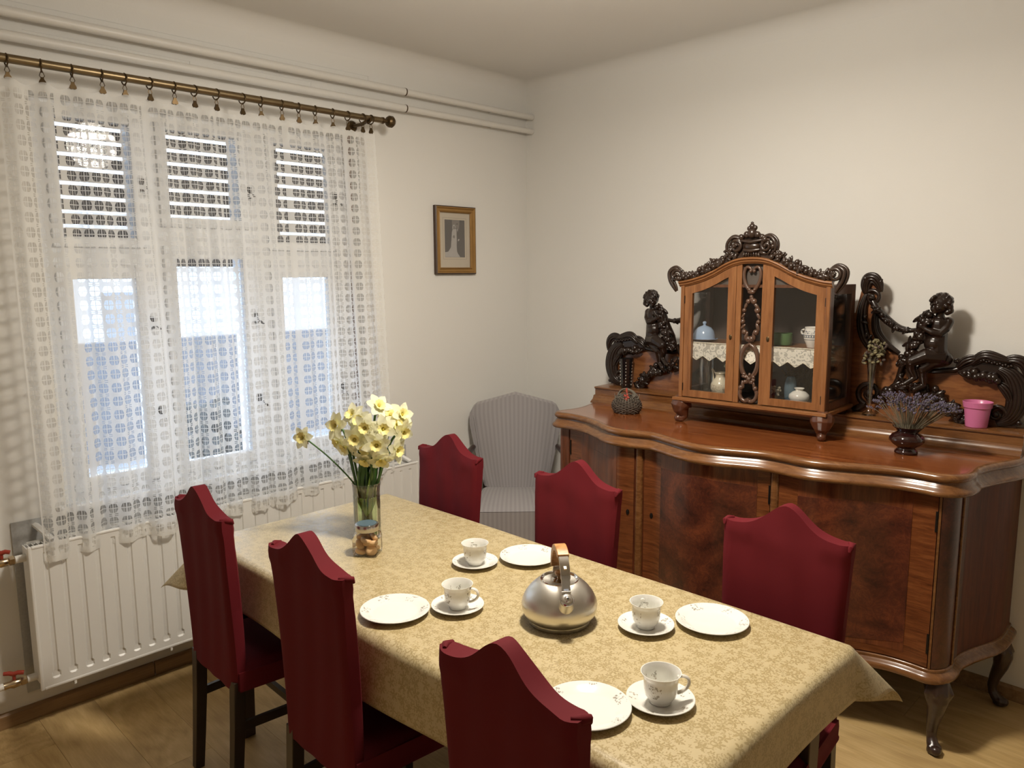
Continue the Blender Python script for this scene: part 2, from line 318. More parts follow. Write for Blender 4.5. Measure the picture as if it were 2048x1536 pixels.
# ------------------------------------------------------------------ mesh builder
class MB:
    def __init__(s): s.v = []; s.f = []; s.mi = []; s.uv = None; s.m = 0
    def add(s, vs, fs):
        o = len(s.v); s.v += [tuple(v) for v in vs]
        for f in fs: s.f.append(tuple(i+o for i in f)); s.mi.append(s.m)
    def box(s, c, d, rot=None):
        hx, hy, hz = d[0]/2, d[1]/2, d[2]/2
        vs = [Vector((x, y, z)) for x in (-hx, hx) for y in (-hy, hy) for z in (-hz, hz)]
        if rot is not None: vs = [rot @ v for v in vs]
        c = Vector(c); s.add([v+c for v in vs], [(0, 1, 3, 2), (4, 6, 7, 5), (0, 4, 5, 1), (2, 3, 7, 6), (0, 2, 6, 4), (1, 5, 7, 3)])
        return s
    def tube(s, path, rad, n=8, closed=False, flat=1.0):
        P = [Vector(p) for p in path]; k = len(P)
        if not isinstance(rad, (list, tuple)): rad = [rad]*k
        vs = []; up = None
        for i in range(k):
            if closed: t_ = (P[(i+1) % k]-P[i-1])
            else: t_ = P[min(i+1, k-1)]-P[max(i-1, 0)]
            if t_.length < 1e-9: t_ = Vector((0, 0, 1))
            t_.normalize()
            if up is None:
                a = Vector((0, 0, 1)) if abs(t_.z) < .9 else Vector((1, 0, 0))
                up = (a-t_*a.dot(t_)).normalized()
            else:
                up = up-t_*up.dot(t_)
                up = up.normalized() if up.length > 1e-6 else t_.orthogonal().normalized()
            sd = t_.cross(up)
            for j in range(n):
                a = 2*pi*j/n; vs.append(P[i]+(up*cos(a)+sd*sin(a)*flat)*rad[i])
        fs = []
        for i in range(k if closed else k-1):
            for j in range(n):
                a, b = i*n+j, i*n+(j+1) % n; i2 = (i+1) % k
                fs.append((a, b, i2*n+(j+1) % n, i2*n+j))
        if not closed: fs.append(tuple(range(n))[::-1]); fs.append(tuple((k-1)*n+j for j in range(n)))
        s.add(vs, fs); return s
    def lathe(s, prof, c=(0, 0, 0), n=32, cap=True, rib=0, ribk=0):
        vs = []; fs = []; k = len(prof)
        for r, z in prof:
            for j in range(n):
                a = 2*pi*j/n; rr = r*(1+rib*cos(ribk*a))
                vs.append((c[0]+rr*cos(a), c[1]+rr*sin(a), c[2]+z))
        for i in range(k-1):
            for j in range(n): fs.append((i*n+j, i*n+(j+1) % n, (i+1)*n+(j+1) % n, (i+1)*n+j))
        if cap:
            fs.append(tuple(range(n))[::-1]); fs.append(tuple((k-1)*n+j for j in range(n)))
        s.add(vs, fs); return s
    def ell(s, c, r, rot=None, nu=10, nv=7):
        if not isinstance(r, (list, tuple)): r = (r, r, r)
        vs = [Vector((0, 0, -r[2]))]; fs = []
        for i in range(1, nv):
            ph = -pi/2+pi*i/nv
            for j in range(nu):
                a = 2*pi*j/nu; vs.append(Vector((r[0]*cos(ph)*cos(a), r[1]*cos(ph)*sin(a), r[2]*sin(ph))))
        vs.append(Vector((0, 0, r[2]))); L = len(vs)-1
        for j in range(nu): fs.append((0, 1+(j+1) % nu, 1+j))
        for i in range(nv-2):
            for j in range(nu):
                a = 1+i*nu+j; b = 1+i*nu+(j+1) % nu; fs.append((a, b, b+nu, a+nu))
        for j in range(nu): fs.append((L, 1+(nv-2)*nu+j, 1+(nv-2)*nu+(j+1) % nu))
        if rot is not None: vs = [rot @ v for v in vs]
        c = Vector(c); s.add([v+c for v in vs], fs); return s
    def prism(s, pts, y0, y1):       # outline in xz, extruded along y
        n = len(pts)
        s.add([(x, y0, z) for x, z in pts]+[(x, y1, z) for x, z in pts],
              [tuple(range(n)), tuple(range(2*n-1, n-1, -1))]+[(i, i+n, (i+1) % n+n, (i+1) % n) for i in range(n)]); return s
    def prismz(s, pts, z0, z1):
        n = len(pts)
        s.add([(x, y, z0) for x, y in pts]+[(x, y, z1) for x, y in pts],
              [tuple(range(n))[::-1], tuple(range(n, 2*n))]+[(i, (i+1) % n, (i+1) % n+n, i+n) for i in range(n)]); return s
    def strip2(s, a, b, y0, y1):     # solid between two xz polylines of equal length (a lower, b upper)
        n = len(a)
        vs = [(x, y0, z) for x, z in a]+[(x, y0, z) for x, z in b]+[(x, y1, z) for x, z in a]+[(x, y1, z) for x, z in b]
        fs = []
        for i in range(n-1):
            fs += [(i, i+1, n+i+1, n+i), (2*n+i, 3*n+i, 3*n+i+1, 2*n+i+1), (i, 2*n+i, 2*n+i+1, i+1), (n+i, n+i+1, 3*n+i+1, 3*n+i)]
        fs += [(0, n, 3*n, 2*n), (n-1, 3*n-1, 4*n-1, 2*n-1)]
        s.add(vs, fs); return s
    def grid(s, fn, nu, nv, uvfn=None):
        o = len(s.v)
        if uvfn and s.uv is None: s.uv = {}
        vs = []
        for i in range(nu+1):
            for j in range(nv+1):
                vs.append(fn(i/nu, j/nv))
                if uvfn: s.uv[o+len(vs)-1] = uvfn(i/nu, j/nv)
        fs = [(i*(nv+1)+j, (i+1)*(nv+1)+j, (i+1)*(nv+1)+j+1, i*(nv+1)+j+1) for i in range(nu) for j in range(nv)]
        s.add(vs, fs); return s
    def build(s, name, mat, parent=None, smooth=35, sub=0, bevel=0, solid=0, remesh=0, fixn=True):
        me = bpy.data.meshes.new(name); me.from_pydata(s.v, [], s.f); me.update()
        if fixn:
            b = bmesh.new(); b.from_mesh(me); bmesh.ops.recalc_face_normals(b, faces=b.faces); b.to_mesh(me); b.free()
        ml = mat if isinstance(mat, (list, tuple)) else [mat]
        for m_ in ml: me.materials.append(M[m_])
        if len(ml) > 1:
            for p, i in zip(me.polygons, s.mi): p.material_index = i
        if s.uv:
            u = me.uv_layers.new(name='UVMap')
            for lp in me.loops: u.data[lp.index].uv = s.uv.get(lp.vertex_index, (0, 0))
        if smooth:
            me.shade_smooth()
            if smooth < 180: me.set_sharp_from_angle(angle=radians(smooth))
        o = bpy.data.objects.new(name, me); COL.objects.link(o)
        if parent: o.parent = parent
        if remesh:
            md = o.modifiers.new('fuse', 'REMESH'); md.mode = 'VOXEL'; md.voxel_size = remesh; md.use_smooth_shade = True
            md = o.modifiers.new('soften', 'SMOOTH'); md.factor = .5; md.iterations = 3
        if solid: md = o.modifiers.new('thickness', 'SOLIDIFY'); md.thickness = solid; md.offset = 0; md.thickness_clamp = .5
        if bevel: md = o.modifiers.new('bevel', 'BEVEL'); md.width = bevel; md.segments = 2; md.limit_method = 'ANGLE'; md.angle_limit = radians(40)
        if sub: md = o.modifiers.new('sub', 'SUBSURF'); md.levels = sub; md.render_levels = sub
        return o

def tag(o, label, cat, group=None, kind=None):
    o['label'] = label; o['category'] = cat
    if group: o['group'] = group
    if kind: o['kind'] = kind
    return o
def thing(name, label, cat, loc=(0, 0, 0), rz=0, group=None):
    o = bpy.data.objects.new(name, None); COL.objects.link(o); o.empty_display_size = .05
    o.location = loc; o.rotation_euler = (0, 0, rz); return tag(o, label, cat, group)
def struct(o, label=None):
    o['kind'] = 'structure'
    if label: o['label'] = label; 
    return o
def dup(root, loc, rz=None, label=None, scale=None):
    r = root.copy(); COL.objects.link(r); r.location = loc
    if rz is not None: r.rotation_euler = (0, 0, rz)
    if scale: r.scale = (scale,)*3
    if label: r['label'] = label
    for ch in list(root.children):
        c_ = ch.copy(); COL.objects.link(c_); c_.parent = r
        for g in ch.children:
            d = g.copy(); COL.objects.link(d); d.parent = c_
    return r
def lerp(a, b, t_): return a+(b-a)*t_
def smoothpts(pts, n=4):
    """Catmull-Rom through 2D/3D points"""
    out = []; k = len(pts)
    P = [Vector(p) for p in pts]
    for i in range(k-1):
        p0, p1, p2, p3 = P[max(i-1, 0)], P[i], P[i+1], P[min(i+2, k-1)]
        for j in range(n):
            t_ = j/n
            out.append(.5*((2*p1)+(p2-p0)*t_+(2*p0-5*p1+4*p2-p3)*t_*t_+(3*p1-p0-3*p2+p3)*t_**3))
    out.append(P[-1]); return out

# ================================================================== THE ROOM
X0, Y0, H = -5.2, -6.4, 2.80
WX0, WX1, WZ0, WZ1 = -2.60, -1.19, .815, 2.36          # window opening
# window wall (y = 0 .. .32) built round the opening, reveals included
b = MB()
def wallbox(b, x0, x1, y0, y1, z0, z1): b.box(((x0+x1)/2, (y0+y1)/2, (z0+z1)/2), (x1-x0, y1-y0, z1-z0))
b.add([(x, y, z) for y in (0, .32) for x, z in ((X0, 0), (0, 0), (0, H), (X0, H), (WX0, WZ0), (WX1, WZ0), (WX1, WZ1), (WX0, WZ1))],
      [(0, 1, 5, 4), (1, 2, 6, 5), (2, 3, 7, 6), (3, 0, 4, 7), (8, 12, 13, 9), (9, 13, 14, 10), (10, 14, 15, 11), (11, 15, 12, 8),
       (4, 5, 13, 12), (5, 6, 14, 13), (6, 7, 15, 14), (7, 4, 12, 15)])
struct(b.build('wall_window', 'wall', smooth=0))
b = MB(); wallbox(b, 0, .12, Y0, .32, 0, H); struct(b.build('wall_right', 'wall', smooth=0))
b = MB(); wallbox(b, X0-.12, X0, Y0, .32, 0, H); struct(b.build('wall_left', 'wall', smooth=0))
b = MB(); wallbox(b, X0-.12, .12, Y0-.12, Y0, 0, H); struct(b.build('wall_back', 'wall', smooth=0))
b = MB(); wallbox(b, X0-.12, .12, Y0-.12, .32, H, H+.12)
def cove(b, p0, p1, nrm, r=.075, k=8):     # concave quarter-round between wall and ceiling
    vs = []
    for P in (p0, p1):
        for j in range(k+1):
            a = (pi/2)*j/k
            o_ = Vector(nrm)*(r-r*cos(a)); vs.append(Vector(P)+o_+Vector((0, 0, -r+r*sin(a))))
        vs.append(Vector(P)+Vector((0, 0, .001)))
    n = k+2; b.add(vs, [(j, j+1, n+j+1, n+j) for j in range(k)])
cove(b, (X0, 0, H), (0, 0, H), (0, -1, 0)); cove(b, (0, Y0, H), (0, 0, H), (-1, 0, 0))
struct(b.build('ceiling', 'ceiling', smooth=40, fixn=False))

# floor: real laminate planks along y
fl = MB(); wallbox(fl, X0, 0, Y0, 0, -.06, -.0105)
floor = struct(fl.build('floor', 'plank', smooth=0))
pb = MB(); W_, L_ = .1955, 1.29
pb.box((0, 0, -.0052), (W_-.0006, L_-.0008, .0096))
proto = pb.build('plank', 'plank', floor, smooth=0, bevel=.0007)
seams = -2.57; k0 = int((X0-seams)/W_)-1
first = True; offs = [.0, .43, .86, .21, .64, 1.07]
i = 0; x = seams+k0*W_
while x < -.02:
    xa, xb = max(x, X0), min(x+W_, 0)
    if xb-xa > .01:
        y = -L_*4+.25+offs[i % 6]*1.0-.5
        while y < -.001:
            ya, yb = max(y, Y0), min(y+L_, -.001)
            if yb-ya > .02:
                o = proto if first else proto.copy()
                if not first: COL.objects.link(o)
                first = False; o.parent = floor
                o.location = ((xa+xb)/2, (ya+yb)/2, 0); o.scale = ((xb-xa)/W_, (yb-ya)/L_, 1)
            y += L_
    x += W_; i += 1

# skirtings
def skirting(name, x0, x1, axis):
    b = MB()
    prof = [(0, 0), (.014, 0), (.014, .050), (.008, .058), (0, .060)]
    if axis == 'x': vs = [(X, -d, z) for X in (x0, x1) for d, z in prof]
    else: vs = [(-d, Y, z) for Y in (x0, x1) for d, z in prof]
    n = 5; b.add(vs, [(j, (j+1) % n, n+(j+1) % n, n+j) for j in range(n)]+[tuple(range(n)), tuple(range(n, 2*n))])
    return struct(b.build(name, 'skirting', smooth=0))
skirting('baseboard_window', X0, -2.325, 'x')
struct(skirting('baseboard_window', -2.321, -.016, 'x'))
skirting('baseboard_right', Y0, -.001, 'y')

# ------------------------------------------------------------------ window
win = bpy.data.objects.new('window_1', None); COL.objects.link(win); win['kind'] = 'structure'
win['label'] = 'white painted triple window with upper and lower lights behind the lace curtain'
b = MB()
YF0, YF1 = .085, .155
posts = [(WX0, -2.535), (-2.205, -2.125), (-1.745, -1.64), (-1.30, WX1)]
for x0, x1 in posts: wallbox(b, x0, x1, YF0, YF1, WZ0, WZ1)
for z0, z1 in ((WZ0, .84), (2.325, WZ1)): wallbox(b, WX0, WX1, YF0+.001, YF1-.001, z0, z1)
for xa, xb in ((WX0, -2.13), (-1.74, WX1)): wallbox(b, xa, xb, YF0+.001, YF1-.001, 1.73, 1.83)
wallbox(b, -2.13, -1.74, YF0+.0005, YF1-.0005, 1.79, 1.92)
b.build('window_frame', 'frame_white', win, smooth=0, bevel=.004)
# deep boxed reveal posts of the double window
b = MB()
for x0, x1 in ((-2.19, -2.14), (-1.725, -1.66)): wallbox(b, x0, x1, YF1, .30, WZ0, WZ1)
wallbox(b, WX0, -2.15, YF1, .30, 1.755, 1.80); wallbox(b, -1.70, WX1, YF1, .30, 1.755, 1.80); wallbox(b, -2.15, -1.70, YF1, .30, 1.83, 1.88)
b.build('window_box_post', 'frame_white', win, smooth=0)
def ring(b, x0, x1, z0, z1, t_, y0, y1):
    wallbox(b, x0, x0+t_, y0, y1, z0, z1); wallbox(b, x1-t_, x1, y0, y1, z0, z1)
    wallbox(b, x0+t_, x1-t_, y0, y1, z0, z0+t_); wallbox(b, x0+t_, x1-t_, y0, y1, z1-t_, z1)
sashes = [(-2.535, -2.205), (-2.125, -1.745), (-1.64, -1.30)]
for i_, (x0, x1) in enumerate(sashes):
    for (z0, z1, tt) in (((.84, 1.73, .056), (1.815, 2.325, .040)) if i_ != 1 else ((.84, 1.81, .050), (1.905, 2.325, .040))):
        b = MB(); ring(b, x0-.008, x1+.008, z0-.008, z1+.008, tt, YF0-.018, YF0+.022)
        so = b.build('sash', 'frame_white', win, smooth=0, bevel=.004)
        b = MB(); b.box(((x0+x1)/2, YF0+.006, (z0+z1)/2), (x1-x0-2*tt+.022, .004, z1-z0-2*tt+.022)); b.build('pane', 'win_glass', so, smooth=0)
    # latches on the sash edges
    for z in ((1.12, 1.50, 2.06) if i_ < 2 else (1.12, 2.06)):
        b = MB(); b.box((x1+.004, YF0-.024, z), (.016, .012, .05)); b.tube([(x1+.004, YF0-.03, z), (x1+.012, YF0-.045, z-.012), (x1+.03, YF0-.045, z-.03)], .0045, 6)
        b.build('latch', 'black', win)
b = MB(); wallbox(b, WX0-.03, WX1+.03, -.045, .10, .792, .816); o = b.build('window_sill', 'frame_white', win, smooth=0, bevel=.006)
b = MB(); wallbox(b, WX0+.005, WX1-.005, .16, .40, .785, .812); o = b.build('outer_sill', 'frame_white', win, smooth=0)

# roller shutter outside
sh = thing('roller_shutter', 'brown slatted roller shutter half lowered outside the triple window', 'shutter', (0, 0, 0))
b = MB(); prof = [(-.006, 0), (.004, .002), (.008, .022), (.004, .042), (-.006, .044)]
first = None
z = 1.735
zz_ = []
while z < 2.62: zz_.append(z); z += .0585
for z in zz_:
    if first is None:
        b = MB(); vs = [(X, .355+d, h) for X in (-2.78, -1.0) for d, h in prof]
        b.add(vs, [(j, (j+1) % 5, 5+(j+1) % 5, 5+j) for j in range(5)]+[(0, 1, 2, 3, 4), (5, 6, 7, 8, 9)])
        first = b.build('slat', 'slat', sh); o = first
    else:
        o = first.copy(); COL.objects.link(o)
    o.parent = sh; o.location = (0, 0, z)
for x_ in (-2.66, -2.0, -1.45):
    b = MB(); wallbox(b, x_, x_+.012, .358, .366, 1.70, 2.6); b.build('slat_tape', 'slat', sh, smooth=0)

# what stands outside
b = MB(); wallbox(b, -14, 22, .7, 26, -.72, -.7); struct(b.build('ground_outside', 'outside', smooth=0))
hs = thing('neighbour_house', 'white rendered neighbouring house seen through the middle window lights', 'house', (4.0, 12, -.7))
b = MB(); b.box((0, 2, 1.4), (22, 4, 2.8)); b.build('house_wall', 'render', hs, smooth=0)
b = MB(); b.prism([(-11.5, 2.75), (11.5, 2.75), (10, 3.5), (-10, 3.5)], -.5, 4.3); b.build('roof', 'render', hs, smooth=0)
for x_ in (-7, -2.2, 3.2): 
    b = MB(); b.box((x_, -.03, 1.6), (1.0, .1, 1.0)); wo = b.build('window', 'outside', hs, smooth=0)
gw = MB(); wallbox(gw, -9, 14, 7.2, 7.4, -.7, .86); tag(gw.build('garden_wall', 'grey_wall', smooth=0), 'low grey garden wall in front of the neighbouring house', 'wall')
b = MB()
for i_ in range(60):
    a = random.random()*2*pi; rr = random.random()**.5*.42; hh = random.random()
    b.ell((cos(a)*rr*(1.1-.4*hh), sin(a)*rr*.6, .1+hh*1.0), (.13, .11, .10), None, 6, 4)
o = b.build('shrub', 'shrub', smooth=40); o.location = (-.93, 2.4, -.7); o.scale = (.62, 1, 1.24)
tag(o, 'dark shrub outside low behind the middle window light', 'shrub', kind='stuff')

b = MB(); b.tube([(-.66, .95, -.7), (-.66, .95, 2.4)], .028, 10); tag(b.build('downpipe', 'slat', smooth=60), 'dark downpipe outside behind the right window light', 'pipe')
# shutter strap beside the window
b = MB(); wallbox(b, -1.265, -1.243, -.008, -.005, .93, 2.36); tag(b.build('shutter_strap', 'strap', smooth=0), 'brown webbing strap of the roller shutter on the right window jamb', 'strap')

# ------------------------------------------------------------------ heating pipes under the ceiling
def pipe(z, label):
    p = thing('heating_pipe', label, 'pipe', (0, 0, 0), group='white heating pipes under the ceiling')
    MB().tube([(X0+.01, -.05, z), (-.936, -.05, z)], .0185, 14).build('pipe_run', 'pipe_white', p, 60)
    MB().tube([(-.936, -.05, z), (-.002, -.05, z)], .0165, 14).build('pipe_run', 'pipe_white', p, 60)
    MB().tube([(-.938, -.05, z), (-.932, -.05, z)], .0195, 16).build('clamp', 'brass_dark', p, 60)
    for x_ in (-4.2, -3.1, -1.6, -.3): MB().box((x_, -.02, z), (.02, .04, .02)).build('bracket', 'pipe_white', p, 0)
pipe(2.603, 'upper of two white heating pipes running under the ceiling over the window')
pipe(2.523, 'lower of two white heating pipes running under the ceiling over the window')
# cable chases in the plaster above the window
for k_, (xa, xb, z) in enumerate(((-2.6, -2.0, 2.565), (-1.9, -1.44, 2.575), (-2.75, -1.12, 2.655))):
    b = MB(); wallbox(b, xa, xb, -.0025, .002, z, z+.0022 if k_ < 2 else z+.0022); wallbox(b, xb-.002, xb, -.0025, .002, z-.05, z)
    struct(b.build('trim_%d' % (k_+1), 'ceiling', smooth=0))

# ------------------------------------------------------------------ radiator
RX0, RX1, RZ0, RZ1 = -2.775, -.992, .172, .727
ra = thing('radiator', 'long white ribbed panel radiator on the wall under the window', 'radiator')
xs = []; x = RX0
def prof_x():
    pts = [RX0]; g = -2.72; out = []
    while g < RX1-.04: out.append(g); g += .0577
    return out
gr = prof_x()
# pressed front panel: flat pads between recessed channels; each channel ends in a small ramp
cols = [RX0+.004]
for g in gr: cols += [g-.009, g-.0055, g+.0055, g+.009]
cols.append(RX1-.004)
rows = [RZ0+.004, RZ0+.034, RZ0+.040, RZ0+.058, RZ0+.064, RZ1-.050, RZ1-.044, RZ1-.036, RZ1-.03, RZ1-.004]
b = MB(); nr = len(rows); vs = []
for ci, cxx in enumerate(cols):
    inner = 0 < ci < len(cols)-1 and (ci-1) % 4 in (1, 2)
    edge = 0 < ci < len(cols)-1 and (ci-1) % 4 in (0, 3)
    for ri, rz_ in enumerate(rows):
        y = -.160
        if inner and 2 <= ri <= 7: y = -.1545
        xx = cxx
        if ri in (2, 3) and (inner or edge): xx = cxx+(.006 if (ci-1) % 4 >= 2 else -.006)
        if ri == 3 and inner: y = -.153
        vs.append((xx, y, rz_))
b.add(vs, [(i*nr+j, (i+1)*nr+j, (i+1)*nr+j+1, i*nr+j+1) for i in range(len(cols)-1) for j in range(nr-1)])
b.build('front_panel', 'white', ra, smooth=20)
b = MB(); ring(b, RX0, RX1, RZ0, RZ1, .012, -.1625, -.150)
b.build('panel_edge', 'white', ra, smooth=0, bevel=.004)
b = MB(); wallbox(b, RX0+.006, RX1-.006, -.153, -.148, RZ0+.006, RZ1-.006); wallbox(b, RX0+.02, RX1-.02, -.066, -.055, RZ0+.01, RZ1-.01); b.build('back_panel', 'white', ra, smooth=0)
for xx in (RX0+.004, RX1-.008): b = MB(); wallbox(b, xx, xx+.004, -.148, -.062, RZ0+.02, RZ1-.015); b.build('side_cover', 'white', ra, smooth=0)
b = MB(); n_ = 110
for i_ in range(n_):
    xx = RX0+.015+(RX1-RX0-.03)*i_/(n_-1); wallbox(b, xx, xx+.004, -.147, -.068, RZ1-.018, RZ1-.014)
wallbox(b, RX0+.01, RX1-.01, -.147, -.142, RZ1-.02, RZ1-.012); wallbox(b, RX0+.01, RX1-.01, -.072, -.067, RZ1-.02, RZ1-.012)
g_ = b.build('top_grille', 'white', ra, smooth=0); g_['kind'] = 'stuff'
b = MB(); n_ = 90
for i_ in range(n_):
    xx = RX0+.02+(RX1-RX0-.04)*i_/(n_-1); wallbox(b, xx, xx+.010, -.145, -.075, RZ0+.03, RZ0+.035)
g_ = b.build('convector_fins', 'foil', ra, smooth=0); g_['kind'] = 'stuff'
for xx in (-2.70, -1.03):
    b = MB(); b.tube([(xx-.01, -.002, RZ1+.035), (xx, -.05, RZ1+.022), (xx+.012, -.10, RZ1+.004), (xx+.015, -.125, RZ1-.005)], .009, 6, flat=1.4); b.build('bracket', 'white', ra)
for xx in (-2.66, -2.3, -1.8, -1.3): MB().box((xx, -.15, RZ0-.004), (.008, .02, .02)).build('clip', 'white', ra, 0)
b = MB(); wallbox(b, -2.788, -.955, -.006, -.0015, .11, .785)
tag(b.build('insulation_foil', 'foil', smooth=0), 'silver grey reflective mesh sheet on the wall behind the radiator', 'insulation')
def valve(z, lx, label):
    v = thing('radiator_valve', label, 'valve', (0, 0, 0))
    y = -.105
    MB().tube([(RX0+.004, y, z), (RX0-.03, y, z)], .014, 14).build('white_sleeve', 'pipe_white', v, 50)
    MB().tube([(RX0-.03, y, z), (RX0-.034, y, z), (RX0-.05, y, z)], [.015, .018, .018], 6).build('nut', 'brass_valve', v, 30)
    MB().tube([(RX0-.05, y, z), (RX0-.055, y, z), (RX0-.075, y, z), (RX0-.085, y, z), (RX0-.105, y, z)], [.013, .015, .017, .013, .0135], 14).build('valve_body', 'brass_valve', v, 40)
    b = MB(); b.tube([(RX0-.07, y, z+.012), (RX0-.07, y, z+.034)], .006, 8)
    b.tube([(RX0-.045+lx, y-.012, z+.036), (RX0-.058, y-.006, z+.040), (RX0-.07, y, z+.036), (RX0-.083, y+.004, z+.042), (RX0-.10, y+.01, z+.044)], [.008, .0085, .009, .0085, .007], 8)
    b.build('red_handle', 'red_plastic', v, 50)
    MB().tube([(RX0-.105, y, z), (RX0-.20, y, z), (X0+.02, y, z)], .0125, 12).build('feed_pipe', 'pipe_white', v, 50)
valve(.675, .0, 'brass ball valve with red lever at the upper left of the radiator')
valve(.212, .005, 'brass ball valve with red lever at the lower left of the radiator by the floor')

# ------------------------------------------------------------------ curtain rod, rings, lace
rod = thing('curtain_rod', 'antique brass curtain rod with turned end knob above the window', 'curtain rod')
ZR, YR = 2.425, -.14
MB().tube([(X0+.3, YR, ZR), (-1.62, YR, ZR)], .0155, 16).build('rod_pole', 'brass_rod', rod, 60)
MB().tube([(-1.64, YR, ZR), (-1.145, YR, ZR)], .0135, 16).build('rod_pole', 'brass_rod', rod, 60)
b = MB(); b.tube([(-1.15, YR, ZR), (-1.14, YR, ZR), (-1.137, YR, ZR), (-1.12, YR, ZR), (-1.115, YR, ZR), (-1.105, YR, ZR), (-1.09, YR, ZR), (-1.078, YR, ZR), (-1.073, YR, ZR)],
                 [.015, .016, .011, .011, .022, .028, .028, .018, .004], 12); b.build('finial', 'brass_dark', rod, 30)
b = MB(); b.tube([(-1.225, 0, ZR-.02), (-1.225, -.004, ZR-.02), (-1.225, -.012, ZR-.02)], [.028, .028, .022], 14)
b.tube([(-1.225, -.01, ZR-.02), (-1.225, -.09, ZR-.02), (-1.225, -.125, ZR-.012), (-1.225, -.14, ZR-.02)], .009, 8)
b.tube([(-1.225+0, YR-.022, ZR+.0), (-1.225, YR-.014, ZR-.016), (-1.225, YR, ZR-.022), (-1.225, YR+.014, ZR-.016)], .006, 6); b.build('wall_bracket', 'brass_dark', rod, 50)

ringx = [-2.691, -2.587, -2.491, -2.392, -2.314, -2.223, -2.131, -2.052, -1.963, -1.852, -1.77, -1.673, -1.592, -1.51, -1.42, -1.34, -1.258, -1.212]
r0 = thing('curtain_ring', 'brass clip ring at the far left end of the curtain rod, cut by the frame', 'curtain ring', (ringx[0], YR, ZR), group='clip rings along the curtain rod')
MB().tube([(.001*sin(a*3), sin(a)*.021, -.006+cos(a)*.021) for a in [2*pi*i/20 for i in range(20)]], .0026, 6, closed=True).build('ring', 'brass_dark', r0, 60)
b = MB(); b.tube([(-.003, 0, -.026), (-.008, 0, -.040), (-.003, 0, -.046)], .0014, 5); b.tube([(.003, 0, -.026), (.008, 0, -.040), (.003, 0, -.046)], .0014, 5)
b.tube([(0, 0, -.024), (0, -.002, -.028)], .004, 6)
b.prism([(-.005, -.045), (.005, -.045), (.006, -.052), (.010, -.058), (.012, -.066), (.006, -.070), (0, -.068), (-.006, -.070), (-.012, -.066), (-.010, -.058), (-.006, -.052)], -.004, .004)
b.build('clip', 'brass_valve' if False else 'brass_dark', r0, 40)
for i_, x in enumerate(ringx[1:]):
    n_l, n_r = i_+2, len(ringx)-i_-1
    words = 'second third fourth fifth sixth seventh eighth ninth tenth'.split()
    lab = 'brass clip ring on the curtain rod, %s from the left end' % words[n_l-2] if n_l <= 9 else ('brass clip ring on the curtain rod, %s from the end knob' % words[n_r-2] if n_r > 1 else 'brass clip ring on the curtain rod, closest to the end knob')
    rr = dup(r0, (x, YR, ZR), radians(random.uniform(-14, 14)), lab)

# the lace curtain: one gathered cloth; folds hang from the clips and open toward the hem
CX0, CX1 = -2.722, -1.196
NU, NV = 760, 56
def fold(u):
    x = CX0+(CX1-CX0)*u
    ph = 2*pi*(x*8.2+.35*sin(x*3.1)+.2*sin(x*9.7+1))
    return ph
def curt(u, v):
    ph = fold(u); top = 1-v
    x = CX0+(CX1-CX0)*u
    amp = .009+.013*(1-exp(-3*v))*(.7+.4*sin(x*5.3+.8))*(1-.45*v*v)
    y = YR-.002+amp*sin(ph)+.005*sin(2.7*ph+v*2)*v-.030*v+.016*sin(x*19+1.7*sin(x*6))*v*v
    xx = x+.45*amp*cos(ph)*v+(-.006+.055*u)*v*(1 if u > .02 else 1)+.008*sin(v*4+x*3)*v
    # clip sag
    d = min(abs(x-rx) for rx in ringx); sag = .016*(1-exp(-(d/.028)**2))
    zt = ZR-.062-sag
    zb = .655+.045*u+.006*sin(x*4.1)+.004*sin(ph)
    z = zt+(zb-zt)*v
    return (xx, y, z)
arc = [0.0]
for i_ in range(NU):
    a, c_ = curt(i_/NU, .6), curt((i_+1)/NU, .6); arc.append(arc[-1]+sqrt((a[0]-c_[0])**2+(a[1]-c_[1])**2))
b = MB(); b.grid(curt, NU, NV, lambda u, v: (arc[int(round(u*NU))], curt(u, v)[2]))
tag(b.build('lace_curtain', 'lace', smooth=180, fixn=False), 'white net lace curtain hanging in folds across the whole window', 'curtain')

# ------------------------------------------------------------------ wedding photograph on the wall
pf = thing('framed_photograph', 'old wedding photograph in a gilt wooden frame on the window wall', 'picture', (-.5825, 0, 1.878))
FWD, FHT = .292, .368
def mitre(b, hw, hh, prof):     # prof: (inset, depth)
    vs = []
    for sx_, sz_ in ((-1, -1), (1, -1), (1, 1), (-1, 1)):
        for ins, dep in prof: vs.append((sx_*(hw-ins), -dep, sz_*(hh-ins)))
    n = len(prof); b.add(vs, [(c_*n+j, ((c_+1) % 4)*n+j, ((c_+1) % 4)*n+j+1, c_*n+j+1) for c_ in range(4) for j in range(n-1)])
b = MB(); mitre(b, FWD/2, FHT/2, [(0, .001), (0, .020), (.006, .024)]); b.build('frame_edge', 'gold_dark', pf, 20)
b = MB(); mitre(b, FWD/2-.006, FHT/2-.006, [(0, .024), (.004, .0235), (.010, .016), (.020, .015), (.025, .020), (.030, .014), (.030, .006)]); b.build('frame_moulding', 'gold', pf, 20)
b = MB(); b.box((0, -.006, 0), (FWD-.06, .003, FHT-.06)); b.build('mount', 'mat_card', pf, 0)
b = MB()
for (a, c_, w_, h_) in ((0, .121, .170, .0012), (0, -.103, .170, .0012), (-.0845, .009, .0012, .224), (.0845, .009, .0012, .224)): b.box((a, -.0077, c_), (w_, .0004, h_))
b.build('printed_line', 'line', pf, 0)
PX, PZ0, PZ1 = .0725, -.092, .111
ph_ = MB(); ph_.m = 0; ph_.box((0, -.0078, (PZ0+PZ1)/2), (2*PX, .0006, PZ1-PZ0))
